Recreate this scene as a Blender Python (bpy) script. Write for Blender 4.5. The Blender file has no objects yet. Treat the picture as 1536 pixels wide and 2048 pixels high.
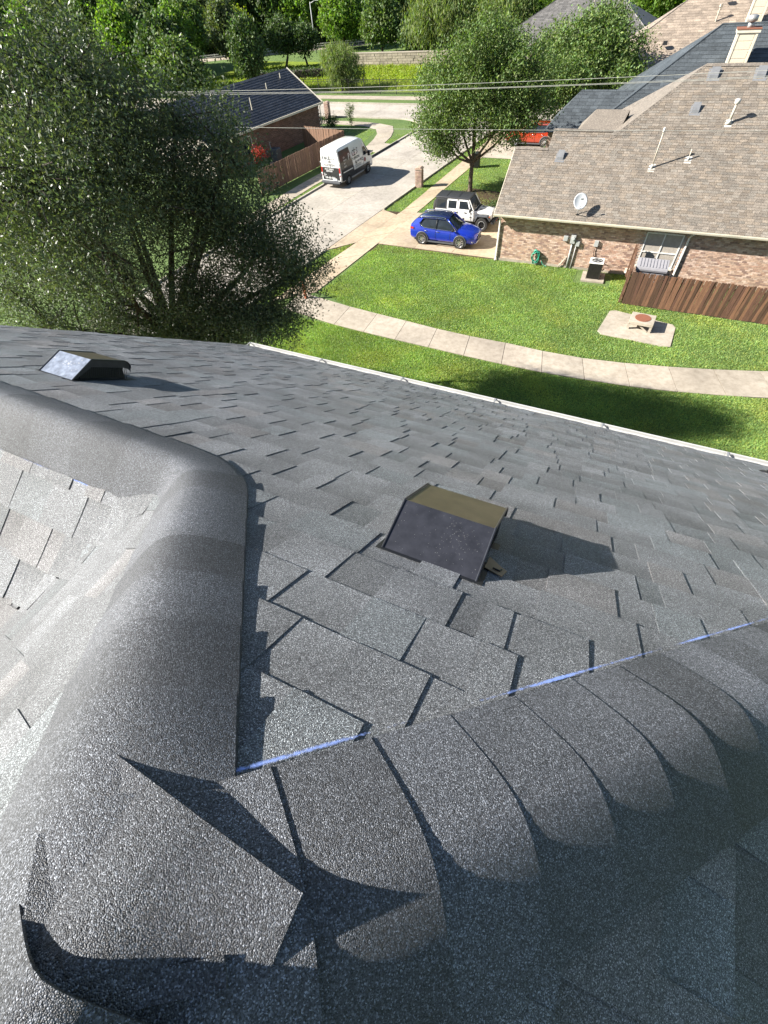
import bpy, bmesh, math, random
import numpy as np
from mathutils import Vector, Matrix

random.seed(7)
rng = np.random.default_rng(7)
SC = bpy.context.scene
COL = SC.collection

# ------------------------------------------------------------------ camera, world, sun, exposure
H = 12.6                                   # eye height above the lawn
FPX = 877.19                               # focal length in pixels of a 1536 x 2048 frame
RC = np.array([[0.90086559, 0.42956373, -0.06257941],
               [0.30514371, -0.72917105, -0.61253317],
               [-0.30875313, 0.53271435, -0.78796379]])
cam = bpy.data.cameras.new('camera')
camo = bpy.data.objects.new('camera', cam)
COL.objects.link(camo)
r_, u_, b_ = RC[0], -RC[1], -RC[2]
camo.matrix_world = Matrix(((r_[0], u_[0], b_[0], 0), (r_[1], u_[1], b_[1], 0), (r_[2], u_[2], b_[2], H), (0, 0, 0, 1)))
cam.sensor_fit = 'VERTICAL'
cam.sensor_height = 36.0
cam.sensor_width = 27.0
cam.lens = FPX / 2048 * 36.0
cam.clip_start = 0.05
cam.clip_end = 6000
SC.camera = camo

SUN_EL, SUN_TO = math.radians(31), math.radians(23.5)     # elevation; heading the light travels to (from +X towards +Y)
world = bpy.data.worlds.new('World')
SC.world = world
world.use_nodes = True
wn = world.node_tree
bg = wn.nodes['Background']
sky = wn.nodes.new('ShaderNodeTexSky')
sky.sky_type = 'NISHITA'
sky.sun_disc = False
sky.sun_elevation = SUN_EL
lx, ly, lz = math.cos(SUN_TO) * math.cos(SUN_EL), math.sin(SUN_TO) * math.cos(SUN_EL), -math.sin(SUN_EL)
sky.sun_rotation = math.atan2(-lx, -ly)
sky.air_density = 1.0
sky.dust_density = 0.6
wn.links.new(sky.outputs[0], bg.inputs[0])
bg.inputs[1].default_value = 0.05
sun = bpy.data.lights.new('sun', 'SUN')
sun.energy = 5.0
sun.angle = math.radians(0.5)
sun.color = (1.0, 0.945, 0.86)
suno = bpy.data.objects.new('sun', sun)
COL.objects.link(suno)
suno.rotation_euler = Vector((lx, ly, lz)).to_track_quat('-Z', 'Y').to_euler()
SC.view_settings.view_transform = 'Standard'
SC.view_settings.look = 'None'
SC.view_settings.gamma = 1
SC.view_settings.use_curve_mapping = False
SC.view_settings.exposure = 1.75
SC.render.engine = 'CYCLES'
SC.cycles.max_bounces = 6
SC.cycles.transparent_max_bounces = 12


def proj(P):
    v = RC @ (np.asarray(P, float) - np.array([0, 0, H]))
    if v[2] < 0.05:
        return None
    return v[0] / v[2] * FPX + 768, v[1] / v[2] * FPX + 1024


def in_view(P, m=120):
    p = proj(P)
    return p is not None and -m < p[0] < 1536 + m and -m < p[1] < 2048 + m


# ------------------------------------------------------------------ helpers
def empty(name, loc=(0, 0, 0), rz=0.0, label=None, cat=None, group=None, kind=None):
    o = bpy.data.objects.new(name, None)
    o.location = loc
    o.rotation_euler = (0, 0, rz)
    COL.objects.link(o)
    return tag(o, label, cat, group, kind)


def tag(o, label=None, cat=None, group=None, kind=None):
    if label: o['label'] = label
    if cat: o['category'] = cat
    if group: o['group'] = group
    if kind: o['kind'] = kind
    return o


def mesh(name, V, F, mat=None, parent=None, smooth=False, cols=None, vcols=None, label=None, kind=None):
    """link verts/faces as one object; cols = one colour per face, vcols = one per vertex"""
    me = bpy.data.meshes.new(name)
    me.from_pydata([tuple(v) for v in V], [], F)
    if cols is not None:
        at = me.color_attributes.new('tint', 'FLOAT_COLOR', 'CORNER')
        buf = []
        for f, c in zip(F, cols):
            buf.extend([c[0], c[1], c[2], 1.0] * len(f))
        at.data.foreach_set('color', buf)
    if vcols is not None:
        at = me.color_attributes.new('tint', 'FLOAT_COLOR', 'POINT')
        at.data.foreach_set('color', np.column_stack([np.asarray(vcols, float), np.ones(len(V))]).ravel())
    if cols is None and vcols is None and len(V):
        at = me.color_attributes.new('tint', 'FLOAT_COLOR', 'POINT')
        at.data.foreach_set('color', [1.0] * (4 * len(V)))
    if smooth:
        me.polygons.foreach_set('use_smooth', [True] * len(me.polygons))
    if mat: me.materials.append(mat)
    me.update()
    o = bpy.data.objects.new(name, me)
    COL.objects.link(o)
    if parent: o.parent = parent
    if label: o['label'] = label
    if kind: o['kind'] = kind
    return o


class MB:
    """collects simple solids into one mesh"""
    def __init__(s): s.V, s.F, s.C = [], [], []

    def add(s, V, F, col=(1, 1, 1)):
        n = len(s.V)
        s.V += [tuple(v) for v in V]
        s.F += [[i + n for i in f] for f in F]
        s.C += [col] * len(F)
        return s

    def box(s, c, d, rz=0.0, col=(1, 1, 1), taper=1.0):
        cx, cy, cz = c
        a, b, h = d[0] / 2, d[1] / 2, d[2] / 2
        co, si = math.cos(rz), math.sin(rz)
        V = []
        for z, k in ((-h, 1), (h, taper)):
            for x, y in ((-a, -b), (a, -b), (a, b), (-a, b)):
                x, y = x * k, y * k
                V.append((cx + x * co - y * si, cy + x * si + y * co, cz + z))
        return s.add(V, [[3, 2, 1, 0], [4, 5, 6, 7], [0, 1, 5, 4], [1, 2, 6, 5], [2, 3, 7, 6], [3, 0, 4, 7]], col)

    def prism(s, poly, z0, z1, col=(1, 1, 1)):
        n = len(poly)
        V = [(p[0], p[1], z0) for p in poly] + [(p[0], p[1], z1) for p in poly]
        F = [list(range(n))[::-1], list(range(n, 2 * n))] + [[i, (i + 1) % n, n + (i + 1) % n, n + i] for i in range(n)]
        return s.add(V, F, col)

    def extr(s, prof, x0, x1, axis='y', col=(1, 1, 1)):
        """profile in (a,z) extruded along the other axis from x0 to x1"""
        n = len(prof)
        if axis == 'y':
            V = [(p[0], x0, p[1]) for p in prof] + [(p[0], x1, p[1]) for p in prof]
        else:
            V = [(x0, p[0], p[1]) for p in prof] + [(x1, p[0], p[1]) for p in prof]
        F = [list(range(n)), list(range(n, 2 * n))[::-1]] + [[i, n + i, n + (i + 1) % n, (i + 1) % n] for i in range(n)]
        return s.add(V, F, col)

    def tube(s, pts, rad, n=8, col=(1, 1, 1), caps=True):
        pts = [Vector(p) for p in pts]
        rads = rad if isinstance(rad, (list, tuple)) else [rad] * len(pts)
        V, F = [], []
        ref = Vector((0.31, 0.2, 0.93))
        for i, p in enumerate(pts):
            d = (pts[min(i + 1, len(pts) - 1)] - pts[max(i - 1, 0)])
            d = d.normalized() if d.length > 1e-9 else Vector((0, 0, 1))
            a = d.cross(ref)
            if a.length < 0.1: a = d.cross(Vector((1, 0, 0)))
            a.normalize()
            b = d.cross(a)
            for k in range(n):
                t = 2 * math.pi * k / n
                V.append(p + (a * math.cos(t) + b * math.sin(t)) * rads[i])
        for i in range(len(pts) - 1):
            for k in range(n):
                F.append([i * n + k, i * n + (k + 1) % n, (i + 1) * n + (k + 1) % n, (i + 1) * n + k])
        if caps:
            F.append(list(range(n)))
            F.append(list(range((len(pts) - 1) * n, len(pts) * n))[::-1])
        return s.add(V, F, col)

    def disc(s, c, axis, r, th, n=20, col=(1, 1, 1), r2=None):
        c = Vector(c); a = Vector(axis).normalized()
        return s.tube([c - a * th / 2, c + a * th / 2], [r, r2 if r2 else r], n, col)

    def obj(s, name, mat, parent=None, smooth=False, label=None, kind=None, bevel=0):
        o = mesh(name, s.V, s.F, mat, parent, smooth, cols=s.C, label=label, kind=kind)
        bm = bmesh.new(); bm.from_mesh(o.data)
        bmesh.ops.recalc_face_normals(bm, faces=bm.faces)
        bm.to_mesh(o.data); bm.free()
        if bevel:
            m = o.modifiers.new('bevel', 'BEVEL'); m.width = bevel; m.segments = 2; m.limit_method = 'ANGLE'
        return o


# ------------------------------------------------------------------ materials
def newmat(name):
    m = bpy.data.materials.new(name); m.use_nodes = True
    nt = m.node_tree
    return m, nt, nt.nodes['Principled BSDF']


def N(nt, t, **kw):
    n = nt.nodes.new('ShaderNode' + t)
    for k, v in kw.items():
        if k in ('operation', 'blend_type', 'data_type', 'feature', 'attribute_name', 'noise_dimensions', 'distance', 'interpolation_type', 'clamp'):
            setattr(n, k, v)
        else:
            n.inputs[k.replace('_', ' ')].default_value = v
    return n


def ramp(nt, fac, stops, interp='LINEAR'):
    r = nt.nodes.new('ShaderNodeValToRGB')
    r.color_ramp.interpolation = interp
    e = r.color_ramp.elements
    while len(e) < len(stops): e.new(0.5)
    for el, (p, c) in zip(e, stops):
        el.position = p
        el.color = (*c, 1) if len(c) == 3 else c
    nt.links.new(fac, r.inputs[0])
    return r


def mixc(nt, a, b, fac=0.5, mode='MULTIPLY'):
    m = nt.nodes.new('ShaderNodeMix'); m.data_type = 'RGBA'; m.blend_type = mode
    for sock, v in ((0, fac), (6, a), (7, b)):
        if isinstance(v, bpy.types.NodeSocket): nt.links.new(v, m.inputs[sock])
        elif isinstance(v, (tuple, list)): m.inputs[sock].default_value = (*v, 1)
        else: m.inputs[sock].default_value = v
    return m.outputs[2]


def pos(nt):
    return nt.nodes.new('ShaderNodeNewGeometry').outputs['Position']


def bump(nt, bs, height, dist=0.01, strength=0.6):
    b = nt.nodes.new('ShaderNodeBump')
    b.inputs['Distance'].default_value = dist
    b.inputs['Strength'].default_value = strength
    nt.links.new(height, b.inputs['Height'])
    nt.links.new(b.outputs[0], bs.inputs['Normal'])
    return b


def plain(name, col, rough=0.6, metal=0.0, nscale=6.0, namt=0.25, bscale=0, bdist=0.003, tint=False, coat=0.0, spec=0.5):
    """painted / metal / plastic surface with a little uneven wear"""
    m, nt, bs = newmat(name)
    p = pos(nt)
    n = N(nt, 'TexNoise', Scale=nscale, Detail=5.0, Roughness=0.6)
    nt.links.new(p, n.inputs['Vector'])
    k = 1 - namt
    r = ramp(nt, n.outputs[0], [(0.3, (k, k, k)), (0.7, (1, 1, 1))])
    c = mixc(nt, tuple(col), r.outputs[0], 1.0)
    if tint:
        a = N(nt, 'Attribute', attribute_name='tint')
        c = mixc(nt, c, a.outputs['Color'], 1.0)
    nt.links.new(c, bs.inputs['Base Color'])
    bs.inputs['Roughness'].default_value = rough
    bs.inputs['Metallic'].default_value = metal
    bs.inputs['Coat Weight'].default_value = coat
    bs.inputs['Specular IOR Level'].default_value = spec
    if bscale:
        b = N(nt, 'TexNoise', Scale=float(bscale), Detail=4.0)
        nt.links.new(p, b.inputs['Vector'])
        bump(nt, bs, b.outputs[0], bdist, 0.6)
    return m


def granule(name, base, cell=500.0, contrast=1.0, bdist=0.0024, patch=0.25):
    """mineral granules: every stone its own tone, lying at its own tilt"""
    m, nt, bs = newmat(name)
    p = pos(nt)
    v = N(nt, 'TexVoronoi', Scale=cell); nt.links.new(p, v.inputs['Vector'])
    sep = nt.nodes.new('ShaderNodeSeparateColor'); nt.links.new(v.outputs['Color'], sep.inputs[0])
    lo, mid, hi = [1 + (q_ - 1) * contrast for q_ in (0.16, 0.82, 3.3)]
    r = ramp(nt, sep.outputs[0], [(0.0, (lo, lo, lo * 1.04)), (0.30, (1 - .5 * contrast,) * 3), (0.62, (mid, mid, mid)), (0.86, (1 + .45 * contrast, 1 + .48 * contrast, 1 + .45 * contrast)), (1.0, (hi, hi, hi * 0.98))])
    c = mixc(nt, tuple(base), r.outputs[0], 1.0)
    v2 = N(nt, 'TexNoise', Scale=cell * 0.55, Detail=2.0); nt.links.new(p, v2.inputs['Vector'])
    r2 = ramp(nt, v2.outputs[0], [(0.3, (0.82, 0.82, 0.82)), (0.7, (1.18, 1.18, 1.18))])
    c = mixc(nt, c, r2.outputs[0], 1.0)
    n = N(nt, 'TexNoise', Scale=2.3, Detail=4.0); nt.links.new(p, n.inputs['Vector'])
    r3 = ramp(nt, n.outputs[0], [(0.3, (1 - patch, 1 - patch, 1 - patch)), (0.7, (1 + patch * .5,) * 3)])
    c = mixc(nt, c, r3.outputs[0], 1.0)
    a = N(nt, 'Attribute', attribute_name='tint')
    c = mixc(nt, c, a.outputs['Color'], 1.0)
    nt.links.new(c, bs.inputs['Base Color'])
    bs.inputs['Roughness'].default_value = 0.52
    bs.inputs['Specular IOR Level'].default_value = 0.42
    hm = N(nt, 'Math', operation='ADD'); nt.links.new(v.outputs['Distance'], hm.inputs[0])
    h2 = N(nt, 'Math', operation='MULTIPLY'); nt.links.new(sep.outputs[1], h2.inputs[0]); h2.inputs[1].default_value = -0.7
    nt.links.new(h2.outputs[0], hm.inputs[1])
    inv = N(nt, 'Math', operation='MULTIPLY'); nt.links.new(hm.outputs[0], inv.inputs[0]); inv.inputs[1].default_value = -1.0
    bump(nt, bs, inv.outputs[0], bdist, 0.9)
    return m


def concrete(name, col, rough=0.9, joint=0.0):
    m, nt, bs = newmat(name)
    p = pos(nt)
    n1 = N(nt, 'TexNoise', Scale=0.35, Detail=6.0, Roughness=0.65); nt.links.new(p, n1.inputs['Vector'])
    n2 = N(nt, 'TexNoise', Scale=4.0, Detail=8.0, Roughness=0.7); nt.links.new(p, n2.inputs['Vector'])
    n3 = N(nt, 'TexNoise', Scale=60.0, Detail=3.0); nt.links.new(p, n3.inputs['Vector'])
    r1 = ramp(nt, n1.outputs[0], [(0.3, (0.70, 0.69, 0.67)), (0.65, (1.08, 1.07, 1.05))])
    r2 = ramp(nt, n2.outputs[0], [(0.32, (0.76, 0.74, 0.71)), (0.6, (1.04, 1.04, 1.04))])
    r3 = ramp(nt, n3.outputs[0], [(0.3, (0.9, 0.9, 0.9)), (0.7, (1.08, 1.08, 1.08))])
    c = mixc(nt, tuple(col), r1.outputs[0], 1.0)
    c = mixc(nt, c, r2.outputs[0], 1.0)
    c = mixc(nt, c, r3.outputs[0], 1.0)
    a = N(nt, 'Attribute', attribute_name='tint')
    c = mixc(nt, c, a.outputs['Color'], 1.0)
    nt.links.new(c, bs.inputs['Base Color'])
    bs.inputs['Roughness'].default_value = rough
    bump(nt, bs, n3.outputs[0], 0.004, 0.4)
    return m


def grassmat(name, c1, c2, c3, sc=1.0):
    m, nt, bs = newmat(name)
    p = pos(nt)
    n1 = N(nt, 'TexNoise', Scale=0.25 * sc, Detail=6.0, Roughness=0.6); nt.links.new(p, n1.inputs['Vector'])
    n2 = N(nt, 'TexNoise', Scale=5.0 * sc, Detail=8.0, Roughness=0.75); nt.links.new(p, n2.inputs['Vector'])
    n3 = N(nt, 'TexVoronoi', Scale=22.0 * sc); nt.links.new(p, n3.inputs['Vector'])
    r = ramp(nt, n2.outputs[0], [(0.25, c1), (0.5, c2), (0.75, c3)])
    r1 = ramp(nt, n1.outputs[0], [(0.3, (0.8, 0.85, 0.8)), (0.7, (1.15, 1.08, 1.0))])
    c = mixc(nt, r.outputs[0], r1.outputs[0], 1.0)
    nt.links.new(c, bs.inputs['Base Color'])
    bs.inputs['Roughness'].default_value = 0.9
    bs.inputs['Specular IOR Level'].default_value = 0.2
    bump(nt, bs, n3.outputs['Distance'], 0.06, 0.8)
    return m


def leafmat(name, col, trans=0.35, rough=0.6):
    m, nt, bs = newmat(name)
    a = N(nt, 'Attribute', attribute_name='tint')
    c = mixc(nt, tuple(col), a.outputs['Color'], 1.0)
    nt.links.new(c, bs.inputs['Base Color'])
    bs.inputs['Roughness'].default_value = rough
    bs.inputs['Specular IOR Level'].default_value = 0.3
    tr = nt.nodes.new('ShaderNodeBsdfTranslucent')
    c2 = mixc(nt, c, (1.3, 1.5, 0.5), 1.0)
    nt.links.new(c2, tr.inputs[0])
    mx = nt.nodes.new('ShaderNodeMixShader'); mx.inputs[0].default_value = trans
    nt.links.new(bs.outputs[0], mx.inputs[1]); nt.links.new(tr.outputs[0], mx.inputs[2])
    nt.links.new(mx.outputs[0], nt.nodes['Material Output'].inputs[0])
    return m


def barkmat(name, col):
    m, nt, bs = newmat(name)
    p = pos(nt)
    mp = nt.nodes.new('ShaderNodeMapping'); mp.inputs['Scale'].default_value = (9, 9, 2.2); nt.links.new(p, mp.inputs[0])
    n = N(nt, 'TexNoise', Scale=2.5, Detail=8.0, Roughness=0.7); nt.links.new(mp.outputs[0], n.inputs['Vector'])
    r = ramp(nt, n.outputs[0], [(0.3, tuple(x * 0.4 for x in col)), (0.65, col)])
    nt.links.new(r.outputs[0], bs.inputs['Base Color']); bs.inputs['Roughness'].default_value = 0.95
    bump(nt, bs, n.outputs[0], 0.03, 0.9)
    return m


def woodmat(name, col):
    m, nt, bs = newmat(name)
    p = pos(nt)
    mp = nt.nodes.new('ShaderNodeMapping'); mp.inputs['Scale'].default_value = (14, 14, 1.4); nt.links.new(p, mp.inputs[0])
    n = N(nt, 'TexNoise', Scale=2.0, Detail=8.0, Roughness=0.65); nt.links.new(mp.outputs[0], n.inputs['Vector'])
    r = ramp(nt, n.outputs[0], [(0.28, tuple(x * 0.55 for x in col)), (0.5, col), (0.75, tuple(min(1, x * 1.35) for x in col))])
    a = N(nt, 'Attribute', attribute_name='tint')
    c = mixc(nt, r.outputs[0], a.outputs['Color'], 1.0)
    nt.links.new(c, bs.inputs['Base Color']); bs.inputs['Roughness'].default_value = 0.8
    bump(nt, bs, n.outputs[0], 0.004, 0.6)
    return m


def glassmat(name, col=(0.02, 0.025, 0.03), rough=0.04):
    m, nt, bs = newmat(name)
    n = N(nt, 'TexNoise', Scale=3.0, Detail=3.0); nt.links.new(pos(nt), n.inputs['Vector'])
    r = ramp(nt, n.outputs[0], [(0.3, tuple(x * 0.8 for x in col)), (0.7, tuple(x * 1.2 for x in col))])
    nt.links.new(r.outputs[0], bs.inputs['Base Color'])
    bs.inputs['Roughness'].default_value = rough
    bs.inputs['IOR'].default_value = 1.5
    return m


M = dict(
    roof=granule('asphalt_granules_grey', (0.176, 0.183, 0.194)),
    cap=granule('ridge_cap_granules_grey', (0.100, 0.106, 0.119)),
    roofN=granule('asphalt_granules_tan', (0.186, 0.160, 0.133), cell=60, bdist=0.004, patch=0.10, contrast=.35),
    roofD=granule('asphalt_granules_slate', (0.062, 0.072, 0.080), cell=60, bdist=0.003, patch=0.2, contrast=.4),
    roofT=granule('asphalt_granules_sand', (0.27, 0.22, 0.175), cell=60, bdist=0.003, patch=0.2, contrast=.4),
    roofG=granule('asphalt_granules_ash', (0.12, 0.115, 0.11), cell=50, bdist=0.003, patch=0.2, contrast=.4),
    roofL=granule('asphalt_granules_black', (0.048, 0.051, 0.060), cell=60, bdist=0.003, patch=0.3, contrast=.4),
    deck=plain('roof_felt', (0.03, 0.03, 0.032), 0.9),
    whitep=plain('white_paint', (0.72, 0.71, 0.68), 0.45, nscale=3, namt=0.12),
    trim=plain('cream_trim_paint', (0.62, 0.57, 0.46), 0.5, nscale=3, namt=0.15),
    ventp=plain('sky_sheen_scuffed_metal', (0.30, 0.34, 0.42), 0.32, 0.3, nscale=22, namt=0.6, bscale=90, bdist=0.0004),  # sky reflection painted in as a lighter, bluer base colour; scuffing is uneven wear
    ventm=plain('dark_painted_metal', (0.026, 0.027, 0.034), 0.33, nscale=18, namt=0.5, bscale=90, bdist=0.0004, coat=0.2),
    vtop=plain('brown_painted_metal', (0.085, 0.070, 0.040), 0.38, nscale=12, namt=0.4, bscale=60, bdist=0.0004),
    black=plain('black_plastic', (0.012, 0.012, 0.013), 0.5),
    cardboard=plain('brown_cardboard', (0.40, 0.27, 0.15), 0.85),
    chalk=None,
    conc=concrete('pale_concrete', (0.365, 0.325, 0.270)),
    road=concrete('road_concrete', (0.36, 0.335, 0.300)),
    drive=concrete('driveway_concrete', (0.42, 0.345, 0.25)),
    kerb=concrete('kerb_concrete', (0.40, 0.37, 0.32)),
    stonec=concrete('limestone_wall', (0.33, 0.30, 0.25)),
    grass=grassmat('lawn_turf', (0.065, 0.108, 0.032), (0.108, 0.168, 0.052), (0.160, 0.222, 0.085)),
    meadow=grassmat('meadow_turf', (0.10, 0.15, 0.015), (0.17, 0.23, 0.02), (0.24, 0.29, 0.04), 0.5),
    soil=grassmat('mulch', (0.03, 0.02, 0.012), (0.06, 0.04, 0.025), (0.10, 0.075, 0.05)),
    blade=leafmat('grass_blade', (0.190, 0.300, 0.100), 0.4, 0.6),
    brick=plain('clay_brick', (0.44, 0.315, 0.245), 0.9, nscale=9, namt=0.35, bscale=70, bdist=0.004, tint=True),
    brickD=plain('brown_brick', (0.22, 0.125, 0.085), 0.9, nscale=9, namt=0.35, bscale=70, bdist=0.004, tint=True),
    mortar=plain('mortar', (0.40, 0.36, 0.31), 0.95, bscale=50),
    siding=plain('cream_siding', (0.60, 0.53, 0.41), 0.6, namt=0.1),
    fence=woodmat('brown_stained_cedar', (0.110, 0.056, 0.033)),
    fenceN=woodmat('weathered_cedar', (0.17, 0.10, 0.065)),
    post=woodmat('orange_brown_post', (0.33, 0.10, 0.045)),
    metal=plain('galvanised_metal', (0.42, 0.42, 0.41), 0.45, 0.6, nscale=10, namt=0.2),
    greym=plain('grey_painted_metal', (0.36, 0.37, 0.37), 0.5, nscale=8, namt=0.15),
    acdark=plain('condenser_fins', (0.035, 0.032, 0.028), 0.6, 0.3),
    hose=plain('green_hose', (0.03, 0.30, 0.20), 0.4, namt=0.1),
    rust=plain('rusty_iron', (0.24, 0.085, 0.045), 0.9, nscale=25, namt=0.45, bscale=80),
    iron=plain('black_iron', (0.012, 0.014, 0.012), 0.5),
    bluep=plain('blue_car_paint', (0.010, 0.035, 0.42), 0.22, 0.35, namt=0.05, coat=1.0),
    bluep_refl=plain('blue_car_paint_reflection', (0.010, 0.016, 0.09), 0.2, 0.3, namt=0.05, coat=1.0),  # the body's blue with the roof's dark reflection put into the colour
    whitec=plain('white_car_paint', (0.78, 0.78, 0.76), 0.25, namt=0.04, coat=0.8),
    blackc=plain('black_vinyl_wrap', (0.020, 0.021, 0.024), 0.3, namt=0.1, coat=0.4),
    redc=plain('red_car_paint', (0.34, 0.035, 0.012), 0.25, namt=0.05, coat=1.0),
    hardtop=plain('black_hardtop', (0.022, 0.024, 0.028), 0.6, bscale=200, bdist=0.001),
    tyre=plain('tyre_rubber', (0.022, 0.021, 0.020), 0.85),
    alloy=plain('alloy_rim', (0.55, 0.55, 0.56), 0.25, 0.9, namt=0.05),
    darkrim=plain('dark_rim', (0.03, 0.03, 0.032), 0.35, 0.5),
    chrome=plain('chrome_trim', (0.75, 0.75, 0.76), 0.15, 1.0, namt=0.03),
    clad=plain('grey_plastic_cladding', (0.07, 0.075, 0.085), 0.6),
    redl=plain('red_lens', (0.40, 0.012, 0.010), 0.15, coat=1.0),
    clearl=plain('clear_lens', (0.55, 0.56, 0.58), 0.08, coat=1.0),
    amber=plain('amber_lens', (0.55, 0.12, 0.01), 0.15, coat=1.0),
    plate=plain('number_plate', (0.75, 0.75, 0.72), 0.4),
    print_w=plain('white_lettering', (0.75, 0.75, 0.74), 0.5),
    print_d=plain('dark_lettering', (0.05, 0.055, 0.065), 0.5),
    print_r=plain('dull_red_print', (0.30, 0.05, 0.06), 0.5),
    glass=glassmat('tinted_glass'),
    glassw=glassmat('window_glass', (0.035, 0.085, 0.075), 0.08),
    blind=plain('window_blind', (0.13, 0.23, 0.21), 0.6),
    bin=plain('grey_resin', (0.25, 0.245, 0.26), 0.6, namt=0.12),
    dish=plain('dish_grey', (0.46, 0.48, 0.50), 0.5, namt=0.1),
    gut=plain('gutter_enamel', (0.46, 0.46, 0.45), 0.45, nscale=3, namt=0.2),
    ventg=plain('grey_vent_paint', (0.17, 0.175, 0.185), 0.5),
    pipe=plain('tan_painted_pipe', (0.42, 0.37, 0.30), 0.55, namt=0.25),
    lead=plain('lead_flashing', (0.50, 0.48, 0.44), 0.6, namt=0.2),
    wire=plain('overhead_cable', (0.42, 0.42, 0.38), 0.5),
    bark=barkmat('grey_brown_bark', (0.115, 0.085, 0.062)),
    barkd=barkmat('dark_oak_bark', (0.055, 0.042, 0.032)),
    oak=leafmat('live_oak_leaf', (0.084, 0.108, 0.062), 0.30, 0.42),
    green=leafmat('mid_green_leaf', (0.095, 0.142, 0.042), 0.3),
    deep=leafmat('deep_green_leaf', (0.062, 0.100, 0.032), 0.25),
    bright=leafmat('bright_green_leaf', (0.110, 0.180, 0.032), 0.4),
    lime=leafmat('yellow_green_leaf', (0.210, 0.260, 0.030), 0.4, 0.6),
    willow=leafmat('willow_leaf', (0.14, 0.18, 0.065), 0.4, 0.6),
    olive=leafmat('grey_green_leaf', (0.09, 0.115, 0.05), 0.3),
    redfl=leafmat('red_leaf', (0.30, 0.03, 0.02), 0.3),
)


def chalkmat():
    m, nt, bs = newmat('blue_chalk')
    n = N(nt, 'TexNoise', Scale=70.0, Detail=4.0, Roughness=0.8); nt.links.new(pos(nt), n.inputs['Vector'])
    n2 = N(nt, 'TexNoise', Scale=5.0, Detail=2.0); nt.links.new(pos(nt), n2.inputs['Vector'])
    bs.inputs['Base Color'].default_value = (0.25, 0.37, 0.82, 1)
    bs.inputs['Roughness'].default_value = 0.95
    a = N(nt, 'Attribute', attribute_name='tint')
    mu = N(nt, 'Math', operation='MULTIPLY'); nt.links.new(n.outputs[0], mu.inputs[0]); nt.links.new(n2.outputs[0], mu.inputs[1])
    sp = nt.nodes.new('ShaderNodeSeparateColor'); nt.links.new(a.outputs['Color'], sp.inputs[0])
    mu2 = N(nt, 'Math', operation='MULTIPLY'); nt.links.new(mu.outputs[0], mu2.inputs[0]); nt.links.new(sp.outputs[0], mu2.inputs[1])
    r = ramp(nt, mu2.outputs[0], [(0.17, (0, 0, 0)), (0.38, (0.85, 0.85, 0.85))])
    nt.links.new(r.outputs[0], bs.inputs['Alpha'])
    return m


M['chalk'] = chalkmat()

# ================================================================== GROUND AND PAVING
def sheet(name, poly, z, mat, kind='structure', parent=None):
    return mesh(name, [(p[0], p[1], z) for p in poly], [list(range(len(poly)))], mat, parent, kind=kind)


g = sheet('ground', [(-2500, -600), (2500, -600), (2500, 3000), (-2500, 3000)], 0.0, M['grass'])


def cr(Y): return -18.78 + 0.076 * (Y - 25.5)      # right kerb line of the street
def cl(Y): return -25.61 + 0.060 * (Y - 40.3)      # left kerb line


def lerp(a, b, t): return a + (b - a) * t


def slab_obj(name, poly, z0, z1, mat, parent, tint=None):
    """one paving slab: pulled in a little so that the joint stays open"""
    cx = sum(p[0] for p in poly) / len(poly); cy = sum(p[1] for p in poly) / len(poly)
    out = []
    for p in poly:
        d = Vector((p[0] - cx, p[1] - cy)); L = d.length
        d = d * ((L - 0.016) / L)
        out.append((cx + d.x, cy + d.y))
    k = tint or random.uniform(0.9, 1.06)
    b = MB().prism(out, z0, z1, (k, k * random.uniform(0.985, 1.0), k * random.uniform(0.96, 1.0)))
    return b.obj(name, mat, parent)


# street running away from the camera, cast in two lanes of bays
road = empty('road', kind='structure')
sheet('road_bed', [(cl(-20) - .2, -20), (cr(-20) + .2, -20), (cr(62) + .2, 62), (cl(62) - .2, 62)], 0.004, M['deck'], None, road)
y = 2.0
while y < 62:
    y2 = min(y + 4.6, 62.86)
    for a, b in ((0, 0.5), (0.5, 1)):
        q = [(lerp(cl(y), cr(y), a), y), (lerp(cl(y), cr(y), b), y), (lerp(cl(y2), cr(y2), b), y2), (lerp(cl(y2), cr(y2), a), y2)]
        slab_obj('road_slab', q, -0.1, 0.016, M['road'], road)
    y = y2
# cross street
cross = empty('cross_street', kind='structure')
CD = Vector((-16.3, 6.9, 0)).normalized() if False else None
def cs_near(X): return 63.0 + (-0.01) * (X + 30)
x = -110.0
while x < 60:
    x2 = x + 5.5
    for a, b in ((0, 3.4), (3.4, 6.8)):
        q = [(x, 62.9 + a), (x2, 62.9 + a), (x2, 62.9 + b), (x, 62.9 + b)]
        slab_obj('road_slab', q, -0.1, 0.012, M['road'], cross)
    x = x2
# corner fillets of paving where the streets meet
def fillet(cx, cy, r, a0, a1, corner):
    pts = [corner] + [(cx + r * math.cos(lerp(a0, a1, i / 12)), cy + r * math.sin(lerp(a0, a1, i / 12))) for i in range(13)]
    return pts
yl = 62.9
sheet('corner_paving', fillet(cl(58) - 4.5, yl - 4.5, 4.5, 0, math.pi / 2, (cl(60), yl))[:], 0.008, M['road'])
sheet('corner_paving', fillet(cr(58) + 4.5, yl - 4.5, 4.5, math.pi, math.pi / 2, (cr(60), yl))[:], 0.008, M['road'])


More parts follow.
